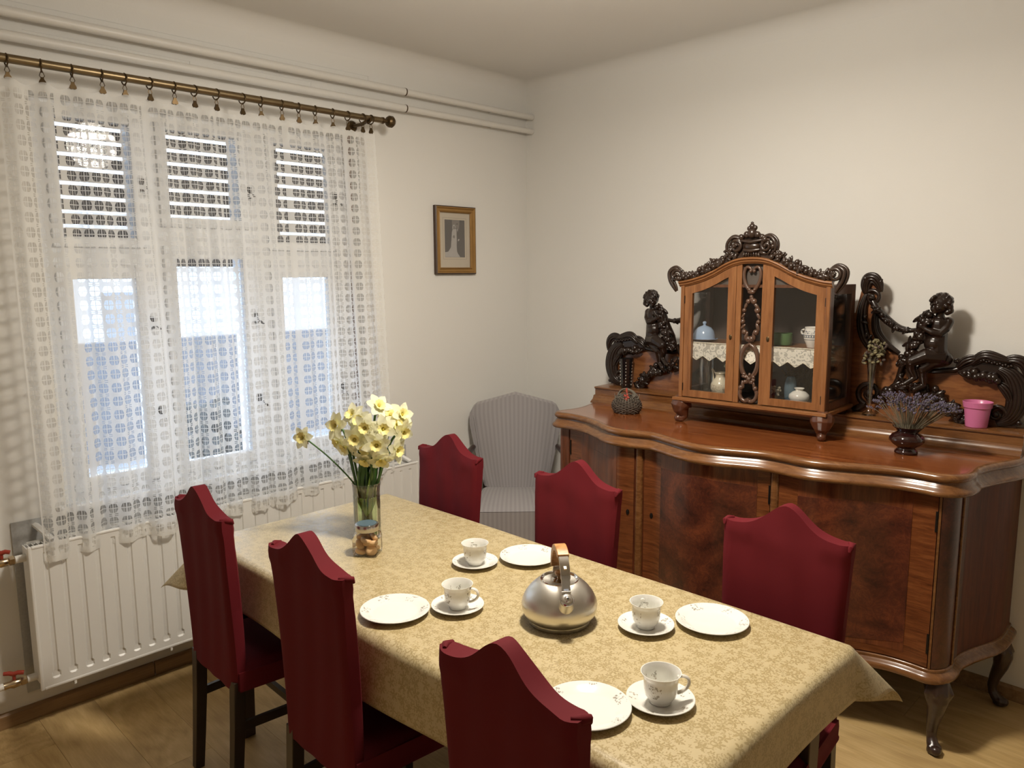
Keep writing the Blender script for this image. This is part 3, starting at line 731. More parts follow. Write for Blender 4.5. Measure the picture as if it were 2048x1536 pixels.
def flat(pts, lay, mi): ph_.m = mi; ph_.prism([(x*1.0, z) for x, z in pts], -.0082-lay*.0003, -.0080-lay*.0003)
flat([(-.02, .111), (-.018, .03), (.0, .0), (.03, .04), (.035, .111)], 0, 1)                       # lighter backdrop
flat([(-.0725, -.065), (-.05, -.062), (-.03, -.038), (.005, -.06), (.03, -.09), (-.0725, -.091)], 1, 2)  # train
flat([(-.03, -.038), (-.024, .02), (-.022, .045), (-.012, .066), (.0, .07), (.012, .06), (.014, .02), (.012, -.03), (.014, -.062), (.025, -.075), (.036, -.091), (-.03, -.091), (-.02, -.06)], 2, 2)
flat([(-.018, .062), (-.014, .082), (-.004, .086), (.004, .078), (.006, .062)], 2, 2)                 # veil
flat([(-.012, .064), (-.010, .078), (-.002, .079), (.001, .066)], 3, 1)
flat([(.012, .06), (.022, .066), (.036, .060), (.046, .02), (.046, -.03), (.048, -.080), (.022, -.076), (.015, -.05), (.013, .0)], 3, 0)   # dark suit
flat([(.009, .068), (.010, .086), (.018, .092), (.024, .084), (.022, .070), (.017, .064)], 4, 1)
flat([(.008, .084), (.012, .093), (.020, .094), (.024, .086), (.016, .088)], 5, 0)
flat([(.016, .060), (.020, .066), (.023, .060), (.019, .045)], 5, 2)
flat([(.020, .004), (.028, .010), (.033, .004), (.028, .0), (.022, -.006)], 5, 2)
flat([(-.018, .018), (-.008, .030), (.0, .020), (-.006, .010)], 5, 1)
flat([(-.0725, .111), (-.0725, -.06), (-.05, -.055), (-.045, .111)], 0, 0)
ph_.build('photograph', ['photo_dark', 'photo_mid', 'photo_white'], pf, 0)
b = MB(); b.box((0, -.0125, 0), (FWD-.062, .001, FHT-.062)); b.build('glass_cover', 'glass', pf, 0)

# ================================================================== DINING TABLE AND CLOTH
TX0, TX1, TY0, TY1, TZ = -2.311, -1.539, -2.578, -.634, .76
tb = thing('dining_table', 'long dark wooden dining table hidden under the gold cloth', 'table', ((TX0+TX1)/2, (TY0+TY1)/2, 0))
hw, hl = (TX1-TX0)/2-.006, (TY1-TY0)/2-.006
b = MB(); b.box((0, 0, .742), (hw*2, hl*2, .026)); b.build('tabletop', 'table_wood', tb, 0, bevel=.008)
b = MB()
for sy in (-1, 1): b.box((0, sy*(hl-.06), .685), (2*hw-.14, .022, .085))
for sx_ in (-1, 1): b.box((sx_*(hw-.06), 0, .685), (.022, 2*hl-.14, .085))
b.build('apron', 'table_wood', tb, 0)
for sx_ in (-1, 1):
    for sy in (-1, 1):
        b = MB(); x, y = sx_*(hw-.06), sy*(hl-.06); vs = [(x+a*s_, y+c_*s_, z) for z, s_ in ((0, .022), (.64, .032), (.728, .032)) for a, c_ in ((-1, -1), (1, -1), (1, 1), (-1, 1))]
        b.add(vs, [(i*4+j, i*4+(j+1) % 4, i*4+4+(j+1) % 4, i*4+4+j) for i in range(2) for j in range(4)]+[(3, 2, 1, 0), (8, 9, 10, 11)])
        b.build('leg', 'table_wood', tb, 0, bevel=.003)

DX, DY = .190, .150
def cloth(u, v):
    xs_ = lerp(TX0-DX, TX1+DX, u); ys_ = lerp(TY0-DY, TY1+.17, v)
    ox = xs_-TX1 if xs_ > TX1 else (xs_-TX0 if xs_ < TX0 else 0)
    oy = ys_-TY1 if ys_ > TY1 else (ys_-TY0 if ys_ < TY0 else 0)
    if ox*oy != 0:
        q_ = 1+.22*(4*abs(ox*oy)/(ox*ox+oy*oy)*.5); ox *= q_; oy *= q_
    bx_, by_ = min(max(xs_, TX0), TX1), min(max(ys_, TY0), TY1)
    r = sqrt(ox*ox+oy*oy)
    if r < 1e-6: return (bx_, by_, TZ+.0006*sin(bx_*9+by_*4)*1.0+.002*exp(-((bx_+by_*.25+2.4)/.02)**2)*.5)
    dx_, dy_ = ox/r, oy/r
    cor = 4*abs(ox*oy)/(r*r)*.5
    cor = min(1, cor)
    # bending over the edge: radius rc then nearly straight down, corners stand out stiffly
    rc = .030
    tilt = lerp(.13, .80, cor)          # horizontal run per unit of hanging length
    ang = pi/2-tilt*1.0
    if r < rc*ang: a = r/rc; out, drop = rc*sin(a), rc*(1-cos(a))
    else:
        l_ = r-rc*ang; out = rc*sin(ang)+l_*cos(ang); drop = rc*(1-cos(ang))+l_*sin(ang)
    if ox > 0 and oy < 0:   tx_, ty_ = .94, -.34
    elif ox < 0 and oy > 0: tx_, ty_ = -.42, .91
    else: tx_, ty_ = dx_, dy_
    hx, hy = lerp(dx_, tx_, cor*.8), lerp(dy_, ty_, cor*.8); n_ = sqrt(hx*hx+hy*hy); hx /= n_; hy /= n_
    wav = .012*sin(ys_*5.2+xs_*4.1+1.0)*min(1, r/.1)*(1-cor)
    return (bx_+hx*(out+wav), by_+hy*(out+wav), TZ-drop+.004*sin(ys_*7+xs_*6)*(r/.15)*(1-cor))
def cloth_nonuni(n0, n1, a, c_): pass
def remap(t_, lo, hi, k=.30):   # more rows in the overhang
    return t_
NUc, NVc = 120, 210
b = MB(); b.grid(cloth, NUc, NVc, lambda u, v: (lerp(TX0-DX, TX1+DX, u), lerp(TY0-DY, TY1+.17, v)))
o = b.build('tablecloth', 'damask', smooth=180, fixn=False, solid=.0012)
tag(o, 'gold damask tablecloth with small flower pattern draped over the long table', 'tablecloth')

# ================================================================== COVERED CHAIRS
def chair_mesh(seed):
    rnd = random.Random(seed); ph = [rnd.uniform(0, 6.3) for _ in range(6)]
    def ztop(u):
        a = abs(u)
        return .962+.066*exp(-(a/.37)**2.0)+.012*(1-a)+.005*max(0, (a-.84)/.16)
    N, Mv = 36, 30
    def pt(u, side, v):          # u -1..1, v 0 (bottom) .. 1 (top)
        z0 = .400; zt = ztop(u); z = z0+(zt-z0)*v
        hw_ = lerp(.169, .186, min(1, max(0, (z-.40)/.55))**1.2)
        y = u*hw_
        lean = -.028*max(0, (z-.45)/.55)**1.4-.004
        th = .052 if z < .93 else .052-.014*min(1, (z-.93)/.1)
        if z > .915 and z <= .96 and abs(u) > .5: th += .006*sin(pi*(z-.915)/.045)
        edge = 1-.45*max(0, (abs(u)-.86)/.14)**2
        xo = (th/2)*edge
        wr = .0018*sin(z*31+u*4+ph[0])*exp(-((z-.93)/.07)**2)+.0016*sin(u*11+z*9+ph[1])+.0012*sin(z*150)*max(0, abs(u)-.75)*2*max(0, 1-abs(z-.82)/.14)
        belly = .006*sin(pi*min(1, max(0, (z-.40)/.55)))*(1-u*u)
        x = lean+.018+(xo+wr if side else -(xo+wr*.8)+belly)
        return (x, y, z)
    b = MB(); vs = []
    loop = [(0, j/Mv) for j in range(Mv+1)]+[(1, 1-j/Mv) for j in range(Mv+1)]
    L = len(loop)
    for i in range(N+1):
        u = -1+2*i/N
        for s_, v in loop:
            p = list(pt(u, s_, v))
            if v == 1: p[2] -= .003; 
            vs.append(tuple(p))
    # rounded top ridge
    fs = [(i*L+j, i*L+(j+1) % L, (i+1)*L+(j+1) % L, (i+1)*L+j) for i in range(N) for j in range(L)]
    for e in (0, N):
        for j in range(Mv): fs.append((e*L+j, e*L+j+1, e*L+L-2-j, e*L+L-1-j))
    b.add(vs, fs)
    # little rolled ears where the cover is pulled over the corners
    for sg in (-1, 1):
        zz = ztop(sg)*1.0
        b.tube([(-.024, sg*.168, zz-.004), (-.012, sg*.180, zz-.006), (.006, sg*.183, zz-.010), (.010, sg*.182, zz-.020)], [.004, .009, .008, .004], 8)
    return b
def seat_mesh():
    b = MB()
    def top(u, v):
        x = .005+v*.435; y = (u-.5)*2*lerp(.178, .205, v); e = min(u, 1-u, (1-v)*.9+.02)*2
        z = .452+.030*(1-exp(-e*9))
        return (x, y, z)
    b.grid(top, 16, 16)
    prof = [(-.178, .0), (-.205, .44), (.205, .44), (.178, .0)]
    # skirt: sides and front hang to .40
    k = 10; vs = []
    path = [(.005, -.178)]+[(lerp(.005, .42, i/k), -lerp(.178, .204, i/k)) for i in range(1, k+1)]+[(.436, -.196), (.441, -.15)]
    path += [(.441, y) for y in (-.05, .05)]+[(.441, .15), (.436, .196)]+[(lerp(.42, .005, i/k), lerp(.204, .178, i/k)) for i in range(0, k+1)]
    n = len(path)
    for x, y in path:
        for z, g in ((.462, 0), (.440, .002), (.415, .001), (.409, .004), (.400, .003), (.398, -.006)):
            d = sqrt((x-.22)**2+y*y); vs.append((x+(x-.22)/d*g, y+y/d*g, z))
    b.add(vs, [(i*6+j, (i+1)*6+j, (i+1)*6+j+1, i*6+j+1) for i in range(n-1) for j in range(5)])
    b.prismz([(x, y) for x, y in path], .404, .46)
    return b
def legbar(pts, hw_):
    b = MB(); vs = []
    for (x, y, z), h in zip(pts, hw_):
        for a, c_ in ((-1, -1), (1, -1), (1, 1), (-1, 1)): vs.append((x+a*h, y+c_*h, z))
    n = len(pts); b.add(vs, [(i*4+j, i*4+(j+1) % 4, i*4+4+(j+1) % 4, i*4+4+j) for i in range(n-1) for j in range(4)]+[(3, 2, 1, 0), tuple((n-1)*4+j for j in range(4))]); return b
def make_chair(label, loc, rz, seed, lean=0):
    t_ = thing('dining_chair', label, 'chair', loc, rz, 'red covered dining chairs round the table')
    chair_mesh(seed).build('backrest_cover', 'red', t_, 50)
    seat_mesh().build('seat_cover', 'red', t_, 40)
    for sg in (-1, 1):
        legbar([(-.022, sg*.150, 0), (-.012, sg*.150, .12), (.000, sg*.150, .28), (.008, sg*.150, .43)], [.0155, .017, .0185, .019]).build('leg', 'chair_wood', t_, 0, bevel=.002)
        legbar([(.405, sg*.172, 0), (.405, sg*.174, .43)], [.014, .019]).build('leg', 'chair_wood', t_, 0, bevel=.002)
        b = MB(); a_, c_ = Vector((.0, sg*.150, .27)), Vector((.405, sg*.173, .27)); m_ = (a_+c_)/2
        b.box(m_, ((c_-a_).length-.02, .014, .030), Matrix.Rotation(atan2(c_.y-a_.y, c_.x-a_.x), 3, 'Z')); b.build('stretcher', 'chair_wood', t_, 0, bevel=.001)
    b = MB(); b.box((.20, 0, .272), (.016, .30, .024)); b.build('stretcher', 'chair_wood', t_, 0)
    return t_
make_chair('red covered dining chair on the window side of the table, farthest from the camera', (-2.435, -.905, 0), radians(-1.5), 1)
make_chair('red covered dining chair on the window side of the table, middle of the three', (-2.435, -1.550, 0), radians(-1), 2)
make_chair('red covered dining chair nearest the camera, its back hiding part of a plate', (-2.490, -2.338, 0), radians(-2), 3)
make_chair('red covered dining chair at the far end of the sideboard side, beside the daffodils', (-1.408, -.892, 0), pi, 4)
make_chair('red covered dining chair behind the kettle, in front of the sideboard door', (-1.395, -1.568, 0), pi+radians(1), 5)
make_chair('red covered dining chair at the near right table corner before the sideboard', (-1.385, -2.338, 0), pi+radians(2), 6)

# ================================================================== GREY COVERED ARMCHAIR IN THE CORNER
ac = thing('armchair', 'grey striped cloth covered armchair in the corner beside the sideboard', 'armchair', (-.395, -.285, 0), radians(225)-0.0)
# local +x faces the room, local y sideways
def ac_back(u, v):       # front face, draped
    a = abs(u*2-1); sg = (u*2-1)
    ztop = 1.020-.075*a**1.08-(.045*(max(0, a-.84)/.16)**2)
    z = .50+(ztop-.50)*v
    v = max(0.0, v); hw_ = lerp(.175, .262, min(1, v*1.15)**.8)
    y = (u*2-1)*hw_
    x = .045-.09*v+.02*(1-a*a)-.030*a**3+.006*sin(u*23+v*3)*a*(1-v)+.010*sin(v*pi)*(1-a)
    return (x, y, z)
b = MB()
b.grid(ac_back, 30, 24, lambda u, v: ((u-.5)*.50, v*.5))
def ac_backrear(u, v):
    p = ac_back(u, v); return (p[0]-.06-.01*v, p[1]*.96, p[2]-.004)
b.grid(ac_backrear, 30, 24, lambda u, v: ((u-.5)*.50, v*.5))
# close top and sides
def rim(t_, s_):
    if t_ < .3: u, v = 0, t_/.3
    elif t_ < .7: u, v = (t_-.3)/.4, 1
    else: u, v = 1, 1-(t_-.7)/.3
    p, q = Vector(ac_back(u, v)), Vector(ac_backrear(u, v)); m_ = p.lerp(q, s_)
    return tuple(m_+Vector((0, 0, .012*sin(pi*s_) if .3 <= t_ <= .7 else 0)))
b.grid(rim, 60, 4, lambda u, v: (u*1.2, v*.05))
b.build('backrest_cover', 'stripe', ac, 60)
def ac_seat(u, v):
    a = abs(u*2-1)
    hw_ = lerp(.185, .230, v)
    y = (u*2-1)*hw_; x = .03+.41*v
    z = .500+.022*sin(pi*min(1, v*1.1))*(1-a*a)-.018*max(0, (v-.85)/.15)**2-.010*max(0, (a-.85)/.15)**2
    return (x, y, z)
b = MB(); b.grid(ac_seat, 24, 24, lambda u, v: ((u-.5)*.46, v*.47))
def ac_front(u, v):
    p = ac_seat(u, 1); return (p[0]+.006-.02*v+.005*sin(u*17)*v, p[1]*(1-.02*v), p[2]-v*.36)
b.grid(ac_front, 24, 10, lambda u, v: ((u-.5)*.46, .47+v*.36))
def ac_sideL(u, v):
    p = ac_seat(0, u); return (p[0], p[1]-.004+.004*sin(u*9)*v, p[2]-v*.30)
def ac_sideR(u, v):
    p = ac_seat(1, u); return (p[0], p[1]+.004-.004*sin(u*9)*v, p[2]-v*.30)
b.grid(ac_sideL, 16, 8, lambda u, v: (u*.47+.5, v*.3)); b.grid(ac_sideR, 16, 8, lambda u, v: (u*.47+1.5, v*.3))
b.build('seat_cover', 'stripe', ac, 60)
for sg in (-1, 1):
    # hanging side flap of the back cover, open arm post and arm
    def flap(u, v): return (.045-.075*(1-v)+.012*sin(v*9), sg*(lerp(.262, .205, v)+.012*u), .985-.40*v-.02*u) if False else (lerp(-.045, .035, v)-.05*u, sg*lerp(.238, .180, v**.9), .90-.38*v)
    b = MB(); b.grid(flap, 4, 14, lambda u, v: (u*.05, v*.4)); b.build('side_flap', 'stripe', ac, 60, solid=.004)
    b = MB(); b.tube([(-.02, sg*.24, .72), (.08, sg*.262, .712), (.20, sg*.272, .700), (.30, sg*.27, .665), (.325, sg*.268, .62)], [.015, .017, .019, .018, .012], 10); b.tube([(.29, sg*.268, .67), (.30, sg*.262, .52), (.29, sg*.255, .40)], [.014, .013, .015], 8)
    b.build('arm', 'leg_wood', ac, 60)
    legbar([(.39, sg*.19, 0), (.39, sg*.195, .46)], [.016, .021]).build('leg', 'leg_wood', ac, 0, bevel=.003)
    legbar([(-.055, sg*.16, 0), (-.02, sg*.17, .30), (-.02, sg*.17, .60)], [.015, .018, .018]).build('leg', 'leg_wood', ac, 0, bevel=.003)
MB().box((.19, 0, .40), (.38, .34, .14)).build('seat_frame', 'leg_wood', ac, 0)

# ================================================================== CROCKERY
def plate(label, x, y, rz=0):
    t_ = MB(); prof = [(0, .0020), (.052, .0020), (.056, .0), (.060, .0), (.062, .0030), (.075, .0085), (.0945, .0150), (.0965, .0165), (.0955, .0178), (.093, .0175), (.078, .0122), (.066, .0070), (.060, .0058), (0, .0058)]
    t_.lathe(prof[1:-1], n=64); o = t_.build('plate', 'china_plate', smooth=50)
    o.location = (x, y, TZ+.0007); o.rotation_euler = (0, 0, rz); tag(o, label, 'plate', 'sprigged side plates on the table'); return o
plate('white sprigged plate on the window side, left of its saucer, nearest the middle chair', -2.222, -1.614, .3)
plate('white sprigged plate behind the kettle, partly hidden by its handle', -1.668, -1.600, 1.0)
plate('white sprigged plate to the right, before the near right chair', -1.670, -2.277, 2.1)
plate('white sprigged plate partly hidden behind the nearest red chair back', -2.226, -2.300, .6)
def saucer(label, x, y, rz=0):
    t_ = MB(); prof = [(.036, .0015), (.040, 0), (.043, .0), (.046, .004), (.058, .0085), (.0725, .0145), (.0745, .0160), (.0735, .0172), (.071, .0168), (.056, .0105), (.040, .0048), (.026, .0042), (.0, .0042)]
    t_.lathe(prof[:-1], n=56); o = t_.build('saucer', 'china_saucer', smooth=50)
    o.location = (x, y, TZ+.0007); o.rotation_euler = (0, 0, rz); tag(o, label, 'saucer', 'sprigged saucers on the table'); return o
def cup(label, x, y, hrot, rz=0, s=1.0):
    t_ = thing('teacup', label, 'cup', (x, y, TZ+.0055), hrot, 'sprigged teacups on the table')
    out = [(.0215, 0), (.0235, .001), (.024, .004), (.0265, .008), (.0335, .018), (.0365, .030), (.0372, .044), (.0378, .056), (.0405, .064), (.0437, .0690), (.0440, .0702)]
    inn = [(.0425, .0700), (.0392, .0640), (.0365, .055), (.0355, .042), (.0345, .030), (.031, .018), (.022, .009), (.010, .006)]
    b = MB(); b.lathe(out+inn, n=48); b.build('cup_body', 'china_cup', t_, 50)
    b = MB(); P = smoothpts([(.0365, 0, .058), (.046, 0, .0605), (.057, 0, .056), (.0615, 0, .045), (.0565, 0, .033), (.046, 0, .0245), (.0355, 0, .021)], 4)
    b.tube(P, [.0036]*len(P), 8, flat=1.5); b.build('handle', 'white_vase', t_, 60); t_.scale = (s,)*3; return t_
for (lab, x, y, rot, hr) in (
        ('beside the left plate on the window side', -2.081, -1.716, .2, radians(-62)),
        ('at the back left between the jar and the kettle', -1.824, -1.508, 1.1, radians(60)),
        ('on the right between the kettle and the right plate', -1.812, -2.164, 2.0, radians(50)),
        ('nearest the camera at the bottom of the picture', -2.089, -2.396, .9, radians(-47))):
    saucer('white sprigged saucer under the cup '+lab, x, y, rot)
    cup('white sprigged teacup '+lab, x, y, hr)

# ================================================================== KETTLE
ke = thing('kettle', 'brushed steel whistling kettle with wood striped handle in the middle of the table', 'kettle', (-1.936, -1.968, TZ+.0007), radians(-127.5))
kp = [(.078, 0), (.083, .001), (.0845, .006), (.0845, .012), (.0865, .0135), (.0955, .024), (.1015, .038), (.1025, .050), (.0995, .064), (.092, .080), (.080, .096), (.066, .109), (.0535, .1175), (.0505, .1185), (.0500, .1170), (.0480, .116)]
b = MB(); b.lathe(kp, n=72); b.build('kettle_body', 'steel', ke, 40)
b = MB(); b.lathe([(.0515, .1165), (.0525, .1195), (.0515, .1215), (.0485, .1205), (.0470, .1175), (.040, .1140), (.020, .1165), (.010, .119), (.001, .1192)], n=56, cap=False); b.build('lid', 'chrome', ke, 50)
b = MB(); b.lathe([(.006, .118), (.006, .126), (.012, .130), (.013, .136), (.010, .140), (.001, .141)], n=20, cap=False); b.build('lid_knob', 'handle_wood', ke, 50)
# spout rises from the shoulder toward +x
b = MB(); b.tube([(.060, 0, .050), (.078, 0, .070), (.092, 0, .088), (.101, 0, .099)], [.030, .024, .0185, .0165], 20); b.build('spout', 'steel', ke, 60)
b = MB(); d_ = Vector((.70, 0, .715)).normalized(); p_ = Vector((.099, 0, .097))
b.tube([p_, p_+d_*.004, p_+d_*.010, p_+d_*.013, p_+d_*.014], [.0170, .0185, .0180, .0150, .009], 24)
b.tube([p_+d_*.012, p_+d_*.016, p_+d_*.018, p_+d_*.0185], [.0085, .0085, .0065, .0035], 18); b.build('whistle_cap', 'chrome', ke, 40)
b = MB(); b.tube([p_+d_*.0180, p_+d_*.0192], [.003, .003], 10); b.build('whistle_hole', 'black', ke, 40)
# handle: steel strap in front, wooden grip curving back
def strap(b, pts, wv, th):
    P = [Vector(p) for p in pts]; n = len(P); vs = []
    for i in range(n):
        t_ = (P[min(i+1, n-1)]-P[max(i-1, 0)]).normalized(); nn = Vector((-t_.z, 0, t_.x))
        w_ = wv[i] if isinstance(wv, list) else wv; h_ = th[i] if isinstance(th, list) else th
        for a, c_ in ((-1, -1), (-1, 1), (1, 1), (1, -1)): vs.append(P[i]+Vector((0, a*w_/2, 0))+nn*c_*h_/2)
    b.add(vs, [(i*4+j, i*4+(j+1) % 4, i*4+4+(j+1) % 4, i*4+4+j) for i in range(n-1) for j in range(4)]+[(0, 1, 2, 3), tuple((n-1)*4+j for j in (3, 2, 1, 0))])
hp = smoothpts([(.088, 0, .118), (.085, 0, .140), (.079, 0, .160), (.066, 0, .184), (.050, 0, .200)], 5)
b = MB(); strap(b, hp, [.023]*8+[.026]*(len(hp)-8), .005); b.build('handle_strap', 'chrome', ke, 40, bevel=.0015)
hp2 = smoothpts([(.052, 0, .1995), (.030, 0, .208), (.005, 0, .209), (-.018, 0, .198), (-.034, 0, .178), (-.041, 0, .155), (-.042, 0, .140)], 5)
b = MB(); strap(b, hp2, [.031]*len(hp2), [.012+.006*sin(pi*i/(len(hp2)-1)) for i in range(len(hp2))]); b.build('handle_grip', 'handle_wood', ke, 50, bevel=.003)
b = MB(); strap(b, smoothpts([(-.042, 0, .142), (-.046, 0, .128), (-.052, 0, .114)], 3), .020, .007); b.build('rear_bracket', 'chrome', ke, 40, bevel=.001)
b = MB()
for sg in (-1, 1): strap(b, [(.086, 0, .130), (.090, 0, .112), (.094, 0, .100)], .005, .006); b.v[-12:] = [(x, y+sg*.009, z) for x, y, z in b.v[-12:]]
b.tube([(.090, -.012, .118), (.090, .012, .118)], .004, 10); b.build('spout_lever', 'chrome', ke, 40)
MB().box((.0735, 0, .1765), (.008, .007, .007), Matrix.Rotation(radians(35), 3, 'Y')).build('handle_stud', 'brass_valve', ke, 0)

# ================================================================== BISCUIT JAR
JX, JY = -2.006, -1.170
jr = thing('biscuit_jar', 'small square glass jar with steel lid full of biscuits before the vase', 'jar', (JX, JY, TZ+.0007), radians(-45-8))
def sq(hw_, rr, n=6):
    pts = []
    for q in range(4):
        cx_, cy_ = ((1, 1), (-1, 1), (-1, -1), (1, -1))[q]
        for i in range(n+1):
            a = pi/2*(q+i/n); pts.append((cx_*(hw_-rr)+rr*cos(a), cy_*(hw_-rr)+rr*sin(a)))
    return pts
def sqloft(b, layers):
    n = None; vs = []
    for hw_, rr, z in layers:
        p = sq(hw_, rr); n = len(p); vs += [(x, y, z) for x, y in p]
    k = len(layers); b.add(vs, [(i*n+j, i*n+(j+1) % n, (i+1)*n+(j+1) % n, (i+1)*n+j) for i in range(k-1) for j in range(n)]+[tuple(range(n))[::-1], tuple((k-1)*n+j for j in range(n))])
b = MB(); sqloft(b, [(.030, .010, .0), (.033, .012, .002), (.034, .012, .010), (.034, .012, .050), (.033, .018, .058), (.029, .026, .064), (.0285, .0282, .067), (.0285, .0282, .072)]); b.build('glass_body', 'glass', jr, 50)
b = MB(); sqloft(b, [(.027, .009, .0004), (.029, .010, .0035)]); b.build('glass_base', 'vase_glass', jr, 50)
b = MB(); b.lathe([(.0305, .066), (.0312, .067), (.0312, .083), (.0300, .085), (.0270, .0852)], n=44); b.build('lid', 'lid_steel', jr, 40)
b = MB(); b.lathe([(.0262, .0853), (.0258, .0862), (.0, .0862)][:2], n=40); b.build('lid_disc', 'blue_glass', jr, 40)
jr.scale = (1.25,)*3
spots = [(-.014, -.014, .012, .2, .1), (.015, -.013, .014, 1.2, -.5), (-.015, .013, .013, .6, .9), (.014, .014, .012, .3, 2), (0, 0, .026, .5, 1.5), (-.016, -.010, .030, 1.1, .3), (.016, -.008, .032, .4, 2.2),
         (.010, .016, .032, .7, .8), (-.012, .014, .036, .9, 1.9), (.002, -.015, .042, .35, .6), (.016, .004, .046, 1.0, 1.2), (-.015, .002, .048, .4, 2.9), (.002, .012, .050, .8, .1)]
ck = None
for (x, y, z, tl, az) in spots:
    if ck is None:
        b = MB(); b.lathe([(.004, -.0062), (.0105, -.0056), (.0135, -.0030), (.0140, 0), (.0135, .0030), (.0105, .0056), (.004, .0062)], n=18); ck = b.build('biscuit', 'cookie', smooth=60); o = ck
    else: o = ck.copy(); COL.objects.link(o)
    wv_ = Matrix.Rotation(radians(-53), 3, 'Z') @ Vector((x, y, z))*1.25; o.location = (JX+wv_.x, JY+wv_.y, TZ+.0007+z*1.25); o.scale = (1.4,)*3
    o.rotation_euler = (tl, .2, az); tag(o, 'round golden biscuit inside the square glass jar', 'biscuit', 'biscuits in the glass jar')

# ================================================================== VASE WITH DAFFODILS
VX, VY = -1.912, -1.036
va = thing('glass_vase', 'clear ribbed glass vase holding the daffodils near the far end of the table', 'vase', (VX, VY, TZ+.0007))
vo_ = [(.040, 0), (.0445, .001), (.046, .006), (.0465, .04), (.047, .10), (.0475, .135), (.0465, .148), (.0480, .155), (.0465, .162), (.0485, .19), (.0505, .2025), (.0495, .2035), (.0465, .19), (.0445, .160), (.0450, .135), (.0445, .10), (.0435, .04), (.042, .014), (.03, .010)]
b = MB(); b.lathe(vo_, n=60, rib=.018, ribk=15); b.build('vase_body', 'vase_glass', va, 60)
b = MB(); b.lathe([(.040, .0125), (.0425, .02), (.0440, .10), (.0442, .140), (.030, .1402)], n=40, rib=.01, ribk=15); b.build('water', 'water', va, 60)
MB().lathe([(.038, .002), (.040, .008), (.036, .011)], n=40).build('glass_foot', 'glass', va, 60)
fpos = [(-.085, .043, 1.175), (-.026, -.045, 1.17), (-.052, -.018, 1.131), (.017, -.088, 1.166), (-.011, -.088, 1.114), (.08, -.08, 1.17), (.054, -.012, 1.231), (-.011, .012, 1.183), (-.065, .066, 1.112), (.088, -.032, 1.195), (.105, -.077, 1.202), (.095, -.096, 1.145), (.066, -.095, 1.083), (-.025, -.046, 1.096), (.008, -.079, 1.058), (-.006, .063, 1.196), (-.023, -.034, 1.055), (-.057, .029, 1.098), (-.163, .136, 1.131)]
CAMD = Vector((-.71, -.70, .12))    # roughly the room side the blooms face
RGT = Vector((.70, -.71, 0))
face = [(-.7, .1), (-.2, .0), (-.1, -.15), (.25, .0), (-.05, -.1), (.9, .15), (.9, .8), (-.5, .5), (-1.2, -.6), (.5, .9), (1.2, .5), (1.2, -.5), (1.4, -.3), (-.5, -.5), (.3, -.9), (-.6, .8), (-.4, -1.0), (-.9, -.8), (-.45, .05)]
def bloom(c_, fd, size, seed):
    rnd = random.Random(seed); fd = fd.normalized()
    q = fd.to_track_quat('Z', 'Y').to_matrix() @ Matrix.Rotation(rnd.uniform(0, 1), 3, 'Z')
    petals = MB()
    for k_ in range(6):
        a0 = pi/3*k_+rnd.uniform(-.12, .12); L_ = size*rnd.uniform(.92, 1.08); Wp = size*.80; tw = rnd.uniform(-.25, .25); fold_ = rnd.uniform(-.05, .35); lay = (k_ % 2)*.0015
        def pf_(u, v):
            rr = .006+L_*u; wd = Wp*(max(0.0, sin(pi*min(1, (u*.93+.07))))**.75)*(1-.25*u); s_ = (v-.5)*wd
            zz = lay+L_*(.16*u-fold_*u*u)+tw*s_*u+.22*abs(s_)*(1 if u > .1 else 0)*.5+.0012*sin(u*14+v*5+seed)
            p = Vector((rr, s_, zz)); p = Matrix.Rotation(a0, 3, 'Z') @ p; return tuple(c_+q @ p)
        petals.grid(pf_, 7, 4)
    cor = MB(); nseg = 26
    prof = [(.0045, 0), (.0060, size*.10), (.0095, size*.22), (.0145, size*.30), (.0200, size*.36)]
    vs = []
    for i_, (r_, h_) in enumerate(prof):
        for j_ in range(nseg):
            a = 2*pi*j_/nseg; fr = 1+(.10 if i_ == 4 else .04 if i_ == 3 else 0)*sin(a*9+seed)
            vs.append(tuple(c_+q @ Vector((r_*fr*cos(a), r_*fr*sin(a), h_+(.0012*sin(a*9+1) if i_ == 4 else 0)))))
    cor.add(vs, [(i*nseg+j, i*nseg+(j+1) % nseg, (i+1)*nseg+(j+1) % nseg, (i+1)*nseg+j) for i in range(4) for j in range(nseg)])
    th_ = MB(); th_.ell(c_+q @ Vector((0, 0, .0035)), .0050, None, 8, 6)
    th_.tube([c_+q @ Vector((0, 0, .003)), c_+q @ Vector((0, 0, size*.22))], [.0012, .0022], 6)
    return petals, cor, th_, q
DLAB = ['leftmost bloom of the bunch, facing left', 'large bloom in the upper middle of the bunch, facing out', 'small bloom left of centre in the bunch', 'bloom right of centre facing straight out', 'largest lowest front bloom with open yellow trumpet', 'bloom at the right side of the bunch, turned right', 'topmost bloom of the bunch, nodding away', 'bloom half hidden at the upper left of the centre', 'left lower bloom of the bunch seen from behind', 'bloom at the upper right, seen from the side', 'outermost bloom at the upper right edge', 'bloom at the right edge, middle height', 'lowest bloom on the right, near the wall grille', 'bloom left below the centre, half hidden', 'drooping bloom under the largest front one', 'upper left bloom facing away to the window', 'drooping bloom at the bottom centre left', 'left bottom bloom turned down']
